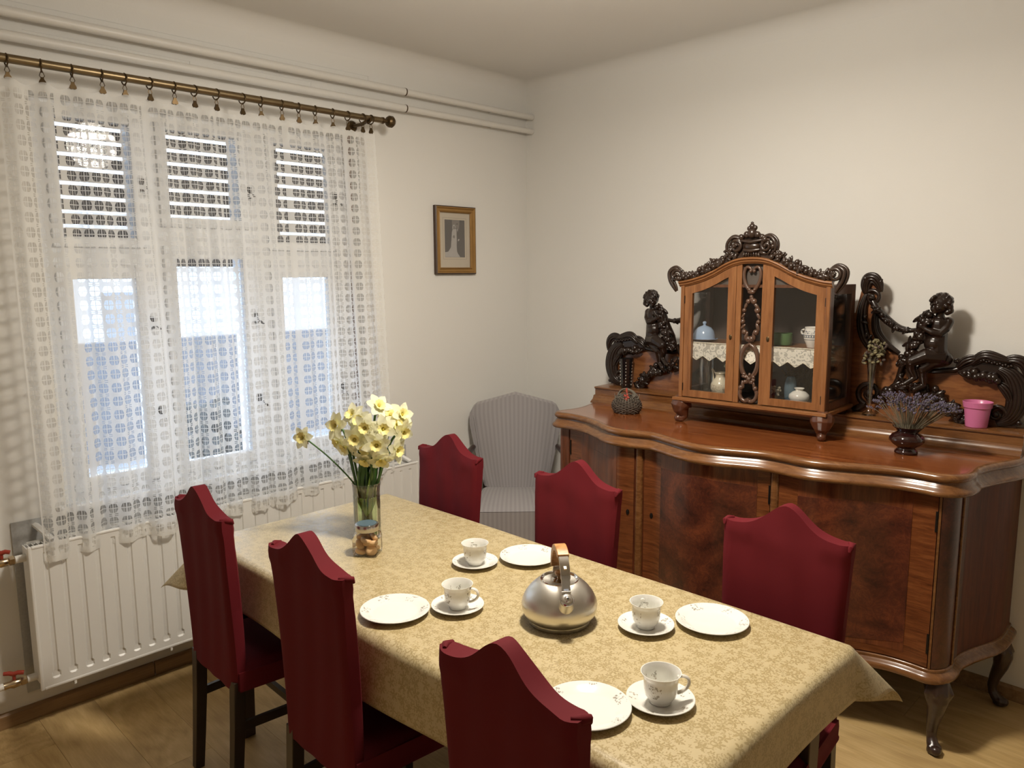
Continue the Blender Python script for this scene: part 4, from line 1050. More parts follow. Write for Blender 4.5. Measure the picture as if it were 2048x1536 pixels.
for i_, (p_, fc) in enumerate(zip(fpos, face)):
    c_ = Vector((VX+p_[0], VY+p_[1], p_[2])); fd = CAMD+RGT*fc[0]+Vector((0, 0, fc[1]))
    lone = i_ == 18
    t_ = thing('daffodil', 'single cream daffodil leaning far out to the left on its bare stem' if lone else 'cream daffodil, '+DLAB[i_], 'flower', (VX, VY, TZ+.014), 0, 'daffodils in the glass vase')
    base = Vector((VX, VY, TZ+.014))
    pe, cr, th_, q = bloom(c_-base, fd, .046 if not lone else .038, i_*3+1)
    for nm, mb, mt in (('petals', pe, 'petal'), ('trumpet', cr, 'corona'), ('throat', th_, 'throat')): mb.build(nm, mt, t_, 60 if nm != 'petals' else 60, fixn=False)
    fdn = fd.normalized(); back = c_-fdn*.010
    rnd = random.Random(i_); a = rnd.uniform(0, 6.28); bx0 = Vector((cos(a)*.022, sin(a)*.022, .004))
    rim = Vector((max(-.030, min(.030, p_[0]*.40)), max(-.030, min(.030, p_[1]*.40)), .190))
    if lone: rim = Vector((-.040, .016, .190)); mid = Vector((-.100, .065, .282)); neck = back-base-fdn*.004+Vector((.004, -.003, -.008))
    else: mid = Vector((p_[0]*.66, p_[1]*.66, lerp(.19, p_[2]-TZ, .72))); neck = (back-base)-fdn*.008+Vector((0, 0, -.006))
    P = smoothpts([bx0, rim*.6+Vector((0, 0, .02)), rim, mid, neck, back-base], 5)
    MB().tube(P, [.0028 if lone else .0042]*(len(P)-3)+[.0030, .0038, .0040], 7).build('stem', 'stem', t_, 60)
    # the papery spathe behind the bloom
    b = MB(); b.tube([neck, neck+Vector((.002, .001, -.008)), neck+Vector((.004, .002, -.018))], [.0042, .0035, .001], 6); b.build('husk', 'husk', t_, 60)
# strap leaves, each belonging to the bunch
for i_ in range(30):
    rnd = random.Random(100+i_); a = rnd.uniform(0, 6.28); a2 = a+rnd.uniform(2.4, 3.8)
    P0_ = Vector((cos(a2)*.030, sin(a2)*.030, .0)); P1_ = Vector((cos(a)*.033, sin(a)*.033, .190)); hgt = rnd.uniform(.24, .37)
    P2_ = Vector((cos(a)*.030+RGT.x*.02, sin(a)*.030+RGT.y*.02, hgt))
    pts = smoothpts([P0_, P0_.lerp(P1_, .5), P1_, P2_], 5); n_ = len(pts); wd = [.0045+.001*sin(pi*k_/(n_-1)) for k_ in range(n_-2)]+[.004, .001]
    sd = Vector((-sin(a), cos(a), 0))
    b = MB(); b.add([p+sd*w_*s_+Vector((cos(a), sin(a), 0))*(.0012 if s_ == 0 else 0) for p, w_ in zip(pts, wd) for s_ in (-1, 0, 1)], [(i*3+j, (i+1)*3+j, (i+1)*3+j+1, i*3+j+1) for i in range(n_-1) for j in range(2)])
    o = b.build('daffodil_leaf', 'stem' if i_ % 3 else 'stem_wet', smooth=60, fixn=False); o.location = (VX, VY, TZ+.016)
    tag(o, 'green strap leaf standing among the daffodil stems in the glass vase', 'leaf', 'daffodil leaves in the glass vase')
for i_ in range(64):
    rnd = random.Random(300+i_); a = rnd.uniform(0, 6.28); a2 = a+rnd.uniform(2.2, 4.0)
    b = MB() if i_ == 0 else b
    b.tube([(cos(a2)*.034, sin(a2)*.034, .0), (cos(a)*.010, sin(a)*.010, .07), (cos(a)*.037, sin(a)*.037, .136)], [.0026, .003, .003], 6)
st_ = b.build('wet_stems', 'stem_wet', smooth=60); st_.location = (VX, VY, TZ+.017); tag(st_, 'tangle of light green cut stems under the water in the glass vase', 'stems', kind='stuff')

# ================================================================== SIDEBOARD  (local x along its length, -y to the room)
SA = radians(-87); SP = Vector((-.105, -.75, 0))
SR = Matrix.Rotation(SA, 3, 'Z')
def tw(x, y, z): return SP+SR @ Vector((x, y, z))
sb = thing('sideboard', 'large serpentine walnut sideboard with carved backboard along the right wall', 'sideboard', SP, SA)
ZT = 1.02
front = [(-.005, .0), (.0, -.10), (.004, -.19), (.030, -.30), (.036, -.36), (.030, -.42), (.014, -.47), (.012, -.51), (.040, -.534), (.085, -.530), (.14, -.532), (.235, -.556), (.335, -.612), (.42, -.665), (.48, -.684), (.54, -.682), (.60, -.668), (.66, -.662), (.74, -.692), (.83, -.728),
         (.91, -.744), (.99, -.735), (1.08, -.705), (1.16, -.686), (1.23, -.690), (1.31, -.704), (1.38, -.698), (1.46, -.672), (1.54, -.642), (1.62, -.624), (1.69, -.624), (1.745, -.630), (1.785, -.610), (1.812, -.565), (1.820, -.51), (1.818, -.46), (1.830, -.40), (1.858, -.32), (1.892, -.24), (1.910, -.17), (1.915, -.10), (1.915, .0)]
FO = smoothpts(front, 3)
def offset(P, d):
    out = []; n = len(P)
    for i in range(n):
        t_ = (P[min(i+1, n-1)]-P[max(i-1, 0)]); t_.normalize(); nn = Vector((t_.y, -t_.x)); q = P[i]+nn*d; out.append((q.x, min(q.y, 0.0)))
    return out
def sweep(b, P, prof):      # prof: (outward offset, z)
    k = len(prof); layers = [offset(P, d) for d, z in prof]; n = len(P)
    vs = [(layers[j][i][0], layers[j][i][1], prof[j][1]) for i in range(n) for j in range(k)]
    b.add(vs, [(i*k+j, (i+1)*k+j, (i+1)*k+j+1, i*k+j+1) for i in range(n-1) for j in range(k-1)])
b = MB(); b.prismz(offset(FO, -.010), .955, ZT-.0005); b.build('top', 'walnut_top', sb, 0)
b = MB(); sweep(b, FO, [(-.014, ZT-.0004), (-.006, ZT+.0006), (.001, ZT-.001), (.007, ZT-.006), (.010, ZT-.013), (.009, ZT-.020), (.004, ZT-.026), (-.003, ZT-.029), (-.003, ZT-.033), (.001, ZT-.036), (.004, ZT-.042), (.009, ZT-.050), (.017, ZT-.056), (.021, ZT-.062), (.021, ZT-.068), (.016, ZT-.074), (.004, ZT-.077), (-.020, ZT-.078)])
b.build('edge_moulding', 'walnut_mould', sb, 60)
BO = [Vector(p) for p in offset(FO, -.024)]
b = MB(); b.prismz([tuple(p) for p in BO], .296, .950); b.build('carcass', 'walnut_shaded', sb, 30)
b = MB(); b.tube([(1.800, -.520, .318), (1.800, -.520, .945)], .0045, 8); b.build('corner_bead', 'walnut_mould', sb, 60)
b = MB(); sweep(b, BO, [(-.01, .318), (.004, .317), (.008, .311), (.006, .306), (.008, .303), (.018, .298), (.026, .290), (.028, .281), (.024, .272), (.014, .266), (-.02, .262), (-.30, .262)][:11]); b.build('apron_moulding', 'walnut_mould', sb, 60)
b = MB(); b.prismz(offset([Vector(p) for p in BO], .004), .263, .297); b.build('bottom_board', 'leg_wood', sb, 30)
def bodyat(s_):       # front surface point and normal at length s_
    best = None
    for i in range(len(BO)-1):
        a, c_ = BO[i], BO[i+1]
        if a.y < -.45 and a.x <= s_ < c_.x:
            t_ = (s_-a.x)/(c_.x-a.x); p = a.lerp(c_, t_); tg = (c_-a).normalized(); best = (p, Vector((tg.y, -tg.x)))
    if best is None: best = (Vector((s_, -.60)), Vector((0, -1)))
    return best
def skin_panel(s0, s1, z0, z1, off, th=.004, n=24, zf=None):
    b = MB(); vs = []
    for i in range(n+1):
        s_ = lerp(s0, s1, i/n); p, nn = bodyat(s_)
        za, zb = (z0, z1) if zf is None else zf(i/n)
        for d, z in ((off-th, za), (off, za), (off, zb), (off-th, zb)):
            q = p+nn*d; vs.append((q.x, q.y, z))
    b.add(vs, [(i*4+j, i*4+(j+1) % 4, (i+1)*4+(j+1) % 4, (i+1)*4+j) for i in range(n) for j in range(4)]+[(0, 1, 2, 3), (n*4+3, n*4+2, n*4+1, n*4)])
    return b
def keyplate(parent, s_, z, off, mat='black'):
    p, nn = bodyat(s_); q = p+nn*off; R3 = Matrix.Rotation(atan2(nn.y, nn.x)+pi/2, 3, 'Z')
    b = MB()
    pts = [(.0075*sin(a)*(1 if abs(cos(a)) < .9 else .9), .0125*cos(a)) for a in [2*pi*i/14 for i in range(14)]]
    vs = [R3 @ Vector((x, y, z_)) for y in (.001, -.002) for x, z_ in pts]
    n = 14; b.add([(v.x+q.x, v.y+q.y, v.z+z) for v in vs], [tuple(range(n))[::-1], tuple(range(n, 2*n))]+[(i, (i+1) % n, (i+1) % n+n, i+n) for i in range(n)])
    for dz in (.0045, -.001): b.ell((q.x+nn.x*.002, q.y+nn.y*.002, z+dz), (.0028, .0022, .0032 if dz > 0 else .005), None, 8, 6)
    return b.build('keyhole', mat, parent, 50)
def hinge(parent, s_, z, off):
    p, nn = bodyat(s_); q = p+nn*off
    return MB().tube([(q.x, q.y, z-.036), (q.x, q.y, z+.036)], .0042, 8).build('hinge', 'black', parent, 60)
for (s0, s1, lab, bm, b0, b1, key, hg) in ((.098, .560, 'left', 'walnut_v', .175, .475, .535, .101), (.606, 1.178, 'centre', 'burl', .695, 1.128, .644, 1.176), (1.214, 1.742, 'right', 'burl', 1.292, 1.662, None, 1.740)):
    d_ = skin_panel(s0, s1, .322, .942, .0050, .006).build('door', 'walnut_h', sb, 40)
    skin_panel(b0, b1, .350, .938, .0058, .001, 20).build('upright_veneer', 'walnut_v', d_, 40)
    skin_panel(b0, b1, .385, .872, .0068, .0012, 20, (lambda t_: (.385-.02*sin(pi*t_), .872+.012*(1-abs(2*t_-1)))) if bm == 'burl' else None).build('inlaid_panel', bm, d_, 40)
    if key: keyplate(d_, key, .648, .006)
    for z in (.85, .41): hinge(d_, hg, z, .006)
# half-round dividers and corner pilasters
for s_ in (.583, 1.196):
    p, nn = bodyat(s_)
    b = MB(); r_ = .017
    b.tube([(p.x, p.y+.001, .318), (p.x, p.y+.001, .945)], r_, 18); b.build('divider', 'walnut_mould', sb, 60)
skin_panel(1.752, 1.796, .320, .945, .004, .004, 10).build('corner_pilaster', 'burl_dark', sb, 60)
skin_panel(1.7435, 1.7505, .320, .945, .006, .006, 2).build('fillet', 'walnut_mould', sb, 30)
skin_panel(.036, .088, .320, .945, .004, .004, 10).build('corner_pilaster', 'walnut_v', sb, 60)
# cabriole legs
def cabriole(b, x, y, dx, dy, h, k=1.0):
    pts = [(0, h+.012, .040), (.006, h-.004, .043), (.018, h-.030, .041), (.024, h-.060, .036), (.018, h-.100, .028), (.002, h-.150, .0215), (-.006, h-.190, .018), (-.002, .050, .017), (.010, .032, .020), (.022, .022, .0215), (.034, .018, .0175), (.040, .024, .010)]
    P = [Vector((x+dx*a*k, y+dy*a*k, z)) for a, z, r in pts]; b.tube(P, [r*k for a, z, r in pts], 14)
    for a in (-.9, -.3, .3, .9):        # carved ridges on the knee
        c_, s_ = cos(a), sin(a); ex, ey = dx*c_-dy*s_, dx*s_+dy*c_
        b.tube([(x+ex*.040*k, y+ey*.040*k, h-.002), (x+ex*.052*k, y+ey*.052*k, h-.030), (x+ex*.040*k, y+ey*.040*k, h-.075)], [.008, .010, .003], 6)
    b.ell((x+dx*.040*k, y+dy*.040*k, .020), (.019, .019, .017), None, 10, 8)
    b.ell((x+dx*.026*k, y+dy*.026*k, .012), (.026, .024, .012), None, 10, 8)
    for sg in (-1, 1): b.ell((x-dy*sg*.016+dx*.028, y+dx*sg*.016+dy*.028, .022), (.010, .010, .014), None, 8, 6)
for (x, y, dx, dy, k) in ((1.765, -.565, .55, -.84, 1), (.075, -.510, -.55, -.84, 1), (1.868, -.075, 1.0, -.1, .95), (.03, -.06, -1.0, -.1, .95)):
    b = MB(); cabriole(b, x, y, dx, dy, .262, k); b.build('cabriole_leg', 'leg_wood', sb, 60, remesh=.0035)
# plinth at the back
b = MB(); pr = [(.0, ZT-.001), (-.200, ZT-.001), (-.200, ZT+.007), (-.191, ZT+.012), (-.182, ZT+.018), (-.176, ZT+.026), (-.173, ZT+.036), (-.165, ZT+.039), (-.158, ZT+.039), (-.158, ZT+.070), (-.163, ZT+.071), (-.166, ZT+.075), (-.166, ZT+.080), (-.162, ZT+.0815), (0, ZT+.0815)]
n = len(pr); b.add([(X, y, z) for X in (-.008, 1.905) for y, z in pr], [(j, (j+1) % n, n+(j+1) % n, n+j) for j in range(n)]+[tuple(range(n)), tuple(range(n, 2*n))])
b.build('plinth', 'walnut_mould', sb, 25)
ZP = ZT+.0815
# ------------------------------------------------------------------ carved backboard
CXB = .945
half = [(.0, 1.52), (.31, 1.52), (.335, 1.64), (.348, 1.668), (.378, 1.655), (.392, 1.62), (.388, 1.56), (.395, 1.50), (.412, 1.445), (.440, 1.405), (.475, 1.375), (.500, 1.340), (.515, 1.305), (.60, 1.296), (.69, 1.303), (.73, 1.330), (.79, 1.345), (.86, 1.338), (.905, 1.325), (.915, 1.25), (.915, ZP)]
full = [(CXB-u, z) for u, z in reversed(half)]+[(CXB+u, z) for u, z in half[1:]]
b = MB(); b.prism(full[::-1], -.046, -.022); bb = b.build('backboard', 'back_veneer', sb, 25)
def spiral(b, cx_, cz_, r0, turns, a0, dirn, y, rt, wr=.35, n=34):
    P = []; R_ = []
    for i in range(n):
        t_ = i/(n-1); r_ = r0*(1-.80*t_); a = a0+dirn*turns*2*pi*t_
        P.append((cx_+r_*cos(a), y-.010*t_, cz_+r_*sin(a))); R_.append(rt*(1-wr*t_))
    b.tube(P, R_, 8); b.ell((cx_, y-.016, cz_), (r0*.30, .013, r0*.30), None, 12, 8)
def fruits(b, path, r, n, seed, y, spread=.012, leaf=.5):
    rnd = random.Random(seed); P = smoothpts([(p[0], 0, p[1]) for p in path], 8); k = len(P)
    for i in range(n):
        p = P[int(i/(n-1)*(k-1))]; a = rnd.uniform(0, 6.28)
        c_ = Vector((p.x+rnd.uniform(-1, 1)*spread, y-rnd.uniform(0, .014), p.z+rnd.uniform(-1, 1)*spread)); rr = r*rnd.uniform(.65, 1.2)
        if rnd.random() < leaf:
            q = Matrix.Rotation(a, 3, 'Y') @ Matrix.Rotation(rnd.uniform(-.4, .4), 3, 'X'); b.ell(c_, (rr*1.7, rr*.5, rr*.62), q, 8, 6)
            b.tube([c_-q @ Vector((rr*1.5, rr*.4, 0)), c_-q @ Vector((0, rr*.62, 0)), c_+q @ Vector((rr*1.5, -rr*.4, 0))], [rr*.08, rr*.14, rr*.06], 5)
        else: b.ell(c_, (rr, rr*.9, rr), None, 10, 7)
def leafribs(b, path, y, w_, n, rt):
    P = smoothpts([(p[0], 0, p[1]) for p in path], 6); k = len(P)
    for q in range(n):
        o_ = (q/(n-1)-.5)*w_; pts = []; rad = []
        for i in range(k):
            t_ = (P[min(i+1, k-1)]-P[max(i-1, 0)]).normalized(); nn = Vector((-t_.z, 0, t_.x)); env = sin(pi*(.12+.80*i/(k-1)))
            p = P[i]+nn*o_*env; pts.append((p.x, y-.012*(1-abs(2*q/(n-1)-1))*env, p.z)); rad.append(rt*(.45+.55*env))
        b.tube(pts, rad, 7)
def mx(x, sg): return CXB+sg*(x-CXB)
def mirror(b, sg):
    if sg < 0: b.v = [(2*CXB-x, y, z) for x, y, z in b.v]
    return b
for sg in (1, -1):
    nm = {1: 0, -1: 1}[sg]
    # tall C scroll beside the cabinet
    b = MB(); spiral(b, 1.325, 1.585, .032, 1.25, radians(120), -1, -.058, .0095)
    leafribs(b, [(1.296, 1.605), (1.293, 1.635), (1.302, 1.662), (1.325, 1.664), (1.345, 1.640), (1.352, 1.61)], -.055, .034, 4, .0085)
    leafribs(b, [(1.300, 1.60), (1.286, 1.54), (1.288, 1.47), (1.308, 1.41), (1.345, 1.368), (1.385, 1.345)], -.055, .026, 3, .010)
    leafribs(b, [(1.345, 1.55), (1.338, 1.50), (1.346, 1.45), (1.368, 1.415), (1.40, 1.385), (1.44, 1.36)], -.052, .020, 3, .009)
    fruits(b, [(1.300, 1.50), (1.312, 1.44), (1.345, 1.395), (1.39, 1.372)], .009, 9, 5, -.062, .006)
    b.ell((1.292, -.058, 1.664), (.013, .013, .014), None, 10, 8); b.ell((1.349, -.056, 1.650), (.016, .008, .007), Matrix.Rotation(-.9, 3, 'Y'), 8, 6)
    mirror(b, sg).build('column_scroll', 'carved', bb, 60)
    # lower volute
    b = MB(); spiral(b, 1.335, 1.187, .052, 1.35, radians(-110), -1, -.056, .012)
    b.tube([(1.318, -.056, 1.138), (1.29, -.056, 1.118), (1.268, -.056, 1.110)], [.012, .015, .008], 8); b.ell((1.385, -.056, 1.165), (.016, .012, .022), None, 10, 8)
    mirror(b, sg).build('lower_volute', 'carved', bb, 60)
    # swag of fruit under the seated child
    b = MB(); fruits(b, [(1.385, 1.170), (1.42, 1.215), (1.484, 1.236), (1.53, 1.215), (1.575, 1.205), (1.60, 1.190), (1.634, 1.170), (1.660, 1.135), (1.684, 1.112)], .0175, 46, 11, -.062, .013, .45)
    fruits(b, [(1.455, 1.262), (1.475, 1.25), (1.52, 1.245)], .012, 7, 3, -.070, .008, .9)
    for k_ in range(10): b.ell((1.655+.012*(k_ % 3)+.003*k_, -.070-.004*(k_ % 2), 1.165-.0065*k_), .0085, None, 8, 6)
    b.ell((1.560, -.072, 1.195), (.021, .018, .021), None, 12, 8); b.ell((1.585, -.070, 1.228), (.015, .014, .016), None, 12, 8)
    mirror(b, sg).build('fruit_swag', 'carved', bb, 60)
    # rail and low outer crest
    b = MB(); b.tube([(1.43, -.050, 1.318), (1.50, -.052, 1.302), (1.57, -.052, 1.300), (1.645, -.052, 1.308), (1.67, -.052, 1.318)], [.010, .0125, .013, .0125, .010], 10)
    b.build('rail', 'carved', bb, 60) if sg > 0 else mirror(b, sg).build('rail', 'carved', bb, 60)
    b = MB(); b.prism([(1.655, 1.300), (1.672, 1.335), (1.70, 1.358), (1.735, 1.366), (1.78, 1.360), (1.825, 1.355), (1.85, 1.340), (1.862, 1.29), (1.864, 1.20), (1.866, 1.11), (1.83, 1.11), (1.845, 1.19), (1.83, 1.235), (1.79, 1.268), (1.73, 1.285), (1.69, 1.290)][::-1], -.060, -.042)
    spiral(b, 1.650, 1.343, .013, 1.0, radians(-60), 1, -.058, .0055)
    leafribs(b, [(1.655, 1.318), (1.675, 1.340), (1.705, 1.355), (1.735, 1.350)], -.060, .03, 4, .006)
    leafribs(b, [(1.70, 1.335), (1.74, 1.368), (1.79, 1.360), (1.83, 1.352)], -.060, .036, 5, .0075)
    fruits(b, [(1.68, 1.300), (1.72, 1.296), (1.76, 1.290), (1.80, 1.282)], .0155, 22, 21, -.066, .010, .25)
    for k_ in range(12): b.ell((1.735+.010*k_*.9, -.072, 1.352-.0015*k_+.004*(k_ % 2)), .0058, None, 7, 5)
    leafribs(b, [(1.795, 1.325), (1.835, 1.300), (1.858, 1.250), (1.860, 1.19), (1.840, 1.14), (1.80, 1.118)], -.060, .060, 6, .0095)
    leafribs(b, [(1.80, 1.27), (1.83, 1.24), (1.845, 1.20)], -.066, .03, 4, .006)
    spiral(b, 1.798, 1.152, .036, 1.3, radians(-40), 1, -.060, .010)
    leafribs(b, [(1.79, 1.345), (1.835, 1.362), (1.868, 1.352), (1.884, 1.322), (1.884, 1.285)], -.056, .030, 4, .0075)
    leafribs(b, [(1.868, 1.30), (1.884, 1.25), (1.886, 1.19)], -.052, .016, 3, .006)
    for zz in (1.20, 1.125): b.ell((1.872, -.056, zz), (.013, .010, .010), None, 10, 8)
    mirror(b, sg).build('outer_crest', 'carved', bb, 60)
    # garland arm between scroll and child
    b = MB(); GP = smoothpts([(1.328, -.066, 1.572), (1.350, -.068, 1.535), (1.385, -.070, 1.500), (1.430, -.074, 1.468), (1.475, -.080, 1.458), (1.51, -.086, 1.462)], 6)
    b.tube(GP, [.009+.009*sin(pi*min(1, .15+i/len(GP))) for i in range(len(GP))], 8)
    fruits(b, [(1.345, 1.545), (1.385, 1.500), (1.43, 1.468), (1.475, 1.457)], .0115, 26, 31, -.084, .006, .45)
    mirror(b, sg).build('garland', 'carved', bb, 60)
    # seated child: one continuous fused figure
    b = MB()
    def cap(p, q, r0_, r1_, m_=None):
        P = [Vector(p)]+([Vector(m_)] if m_ else [])+[Vector(q)]; b.tube(P, [r0_]+([(r0_+r1_)/2*1.06] if m_ else [])+[r1_], 10); b.ell(p, r0_, None, 10, 8); b.ell(q, r1_, None, 10, 8)
    # torso: chest, belly, buttocks
    b.ell((1.588, -.100, 1.490), (.036, .030, .032), None, 14, 10); b.ell((1.581, -.100, 1.450), (.036, .032, .038), None, 14, 10)
    b.ell((1.577, -.106, 1.412), (.038, .036, .036), None, 14, 10); b.ell((1.590, -.094, 1.368), (.042, .036, .034), None, 14, 10)
    b.ell((1.612, -.080, 1.352), (.030, .032, .030), None, 14, 10)
    cap((1.590, -.100, 1.505), (1.590, -.106, 1.532), .018, .016); cap((1.587, -.100, 1.488), (1.586, -.100, 1.385), .0335, .0375)
    # shoulders, arms folded round the bunch it hugs
    b.ell((1.618, -.094, 1.498), (.021, .020, .020)); b.ell((1.558, -.108, 1.500), (.020, .019, .018))
    cap((1.620, -.096, 1.494), (1.598, -.126, 1.452), .0175, .0150, (1.614, -.112, 1.472)); cap((1.598, -.126, 1.452), (1.548, -.136, 1.470), .0150, .0105, (1.572, -.134, 1.458))
    cap((1.552, -.110, 1.498), (1.522, -.118, 1.456), .0165, .0140, (1.532, -.116, 1.478)); cap((1.522, -.118, 1.456), (1.548, -.140, 1.488), .0130, .0095)
    for (hx, hy, hz, dx, dz) in ((1.540, -.139, 1.476, -.8, .45), (1.553, -.144, 1.494, .55, .7)):   # palms, four fingers and thumb
        b.ell((hx, hy, hz), (.0100, .0065, .0088)); 
        for f_ in range(4):
            o_ = (f_-1.5)*.0046; L_ = (.013, .0155, .015, .012)[f_]
            s0_ = Vector((hx-dz*o_+dx*.007, hy-.001, hz+dx*o_+dz*.007)); e0_ = s0_+Vector((dx*L_*.6, -.001, dz*L_*.6)); e1_ = e0_+Vector((dx*L_*.3, .005, dz*L_*.3))
            b.tube([s0_, e0_, e1_], [.0026, .0025, .0020], 6)
        b.tube([(hx-dz*-.008, hy-.003, hz+dx*-.008), (hx+dz*.012+dx*.006, hy-.006, hz-dx*.012+dz*.006)], [.0032, .0024], 6)
    # thighs, shins, feet
    cap((1.598, -.098, 1.362), (1.508, -.142, 1.340), .0330, .0225, (1.552, -.132, 1.364)); cap((1.508, -.142, 1.340), (1.519, -.118, 1.278), .0205, .0125, (1.506, -.130, 1.310))
    cap((1.519, -.118, 1.274), (1.490, -.136, 1.250), .0125, .0105); b.ell((1.483, -.140, 1.247), (.014, .010, .008))
    cap((1.604, -.082, 1.350), (1.545, -.116, 1.312), .0310, .0215, (1.572, -.108, 1.338)); cap((1.545, -.116, 1.312), (1.548, -.096, 1.248), .0200, .0125, (1.545, -.104, 1.280))
    cap((1.548, -.096, 1.244), (1.520, -.116, 1.226), .0125, .0105)
    for tx_ in range(4): b.ell((1.474+.0*tx_, -.132-.005*tx_, 1.247-.001*tx_), .0042)
    # head looking down toward the cabinet, cheeks, nose, lips, brow, ears, curls
    hc = Vector((1.591, -.110, 1.566))
    b.ell(hc, (.0335, .034, .036), None, 16, 12); b.ell(hc+Vector((-.010, -.012, -.016)), (.024, .022, .020), None, 12, 9)
    b.ell(hc+Vector((-.022, -.018, -.012)), (.0105, .0105, .0110)); b.ell(hc+Vector((-.002, -.032, -.012)), (.0105, .0090, .0110))
    b.tube([hc+Vector((-.020, -.030, .006)), hc+Vector((-.026, -.035, -.006))], [.0035, .0052], 7); b.ell(hc+Vector((-.019, -.029, -.0185)), (.0072, .0050, .0028)); b.ell(hc+Vector((-.018, -.028, -.0235)), (.0062, .0048, .0026)); b.ell(hc+Vector((-.016, -.024, -.031)), (.0085, .0080, .0065))
    for ex_, ey_ in ((-.029, -.0175), (-.0085, -.0335)): b.ell(hc+Vector((ex_, ey_, .004)), (.0048, .0044, .0030)); b.tube([hc+Vector((ex_-.004, ey_+.001, .0115)), hc+Vector((ex_+.005, ey_-.0015, .0115))], .0022, 6)
    b.ell(hc+Vector((.024, -.026, -.006)), (.005, .006, .009))
    b.tube([(1.560, -.12, 1.585), (1.556, -.12, 1.560)], [.004, .002], 6)
    fig = mirror(b, sg).build('seated_child_carving', 'carved', bb, 60, remesh=.0024)
    b = MB(); rnd = random.Random(8)
    hcx = hc
    for k_ in range(120):
        a = rnd.uniform(-.9, 3.9); e = rnd.uniform(.05, 1.35); d = Vector((cos(a)*cos(e), sin(a)*cos(e)*.9, sin(e)))
        if d.y < -.55 and d.z < .55: continue
        p = hcx+Vector((d.x*.036, d.y*.036, d.z*.036))+Vector((.004, 0, .003)); b.ell(p, (.0105, .0065, .0048), Matrix.Rotation(rnd.uniform(0, 3), 3, 'Y'), 8, 6)
    b.ell(hcx+Vector((.008, .006, .008)), (.036, .034, .034), None, 14, 10)
    for (x_, z_) in ((.034, -.010), (.036, -.024), (.030, .008), (.026, -.030)): b.ell(hcx+Vector((x_, -.004, z_)), (.013, .014, .013), None, 8, 6)
    for (x_, z_) in ((-.026, .022), (-.030, .014), (-.018, .030)): b.ell(hcx+Vector((x_, -.020, z_)), (.009, .010, .008), None, 8, 6)
    mirror(b, sg).build('curled_hair', 'carved', bb, 60, remesh=.003)
    # bunch the child hugs, hanging beside its body
    b = MB(); fruits(b, [(1.548, 1.515), (1.528, 1.505), (1.540, 1.470), (1.528, 1.440), (1.508, 1.410), (1.494, 1.375), (1.478, 1.345), (1.468, 1.330)], .0135, 62, 41, -.112, .017, .72)
    b.tube([(1.535, -.095, 1.50), (1.520, -.092, 1.44), (1.49, -.085, 1.38), (1.47, -.075, 1.33)], [.015, .022, .020, .008], 8)
    b.tube([(1.470, -.07, 1.34), (1.452, -.062, 1.30), (1.440, -.056, 1.255), (1.425, -.056, 1.22)], [.013, .011, .010, .009], 8)
    mirror(b, sg).build('hugged_bunch', 'carved', bb, 60)

# ================================================================== GLAZED DISPLAY CABINET standing on the sideboard
CB = .9365; YB = -.085; YF = -.365
base_l = Vector((CB, -.22, ZT))
dc = thing('display_cabinet', 'small honey walnut display cabinet with arched glazed doors standing on the sideboard', 'display cabinet', tw(*base_l), SA)
def part(b, name, mat, parent=None, smooth=30, **k):
    if parent is None: b.v = [(x-base_l.x, y-base_l.y, z-base_l.z) for x, y, z in b.v]; return b.build(name, mat, dc, smooth, **k)
    b.v = [(x-base_l.x, y-base_l.y, z-base_l.z) for x, y, z in b.v]; return b.build(name, mat, parent, smooth, **k)
ARC = [(0, 1.757), (.04, 1.7555), (.08, 1.747), (.12, 1.730), (.165, 1.705), (.22, 1.682), (.27, 1.668), (.30, 1.661), (.335, 1.657)]
def arch(u):
    u = abs(u)
    for (a, za), (c_, zc_) in zip(ARC, ARC[1:]):
        if u <= c_: t_ = (u-a)/(c_-a); t_ = t_; return lerp(za, zc_, t_)
    return ARC[-1][1]
def arch_s(u): return (arch(u-.012)+arch(u)*2+arch(u+.012))/4
def seq(u0, u1, n): return [lerp(u0, u1, i/n) for i in range(n+1)]
# bottom board and carcass
b = MB(); b.box((CB-.003, (YF-.030+YB)/2, 1.130), (.688, YB-YF+.034, .014)); b.box((CB-.003, (YF-.022+YB)/2, 1.1195), (.672, YB-YF+.026, .008)); part(b, 'base_board', 'cab_h', None, 0, bevel=.002)
b = MB(); b.box((CB, YB, 1.39), (.640, .012, .50)); part(b, 'back_panel', 'cab_dark', None, 0)
b = MB(); b.box((CB, (YF+YB)/2, 1.140), (.630, YB-YF-.02, .004)); part(b, 'inner_floor', 'cab_dark', None, 0)
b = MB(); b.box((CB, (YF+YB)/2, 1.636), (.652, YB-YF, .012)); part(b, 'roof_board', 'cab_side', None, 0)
b = MB(); us = seq(-.318, .318, 32); b.strip2([(CB+u, 1.632) for u in us], [(CB+u, arch_s(u)-.020) for u in us], YF+.012, YF+.020); part(b, 'pediment_board', 'cab_dark', None, 0)
for sg in (-1, 1):
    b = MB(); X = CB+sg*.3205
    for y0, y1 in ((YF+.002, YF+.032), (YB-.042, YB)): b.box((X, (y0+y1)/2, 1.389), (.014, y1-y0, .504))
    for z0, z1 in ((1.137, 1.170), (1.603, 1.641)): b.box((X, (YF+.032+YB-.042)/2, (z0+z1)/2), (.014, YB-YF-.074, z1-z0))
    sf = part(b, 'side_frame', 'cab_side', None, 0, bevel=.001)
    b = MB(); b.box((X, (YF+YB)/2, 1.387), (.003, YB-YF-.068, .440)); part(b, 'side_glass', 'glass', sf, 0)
    b = MB(); b.box((CB+sg*.3185, YF-.003, 1.397), (.017, .016, .520)); part(b, 'corner_stile', 'cab', None, 0, bevel=.002)
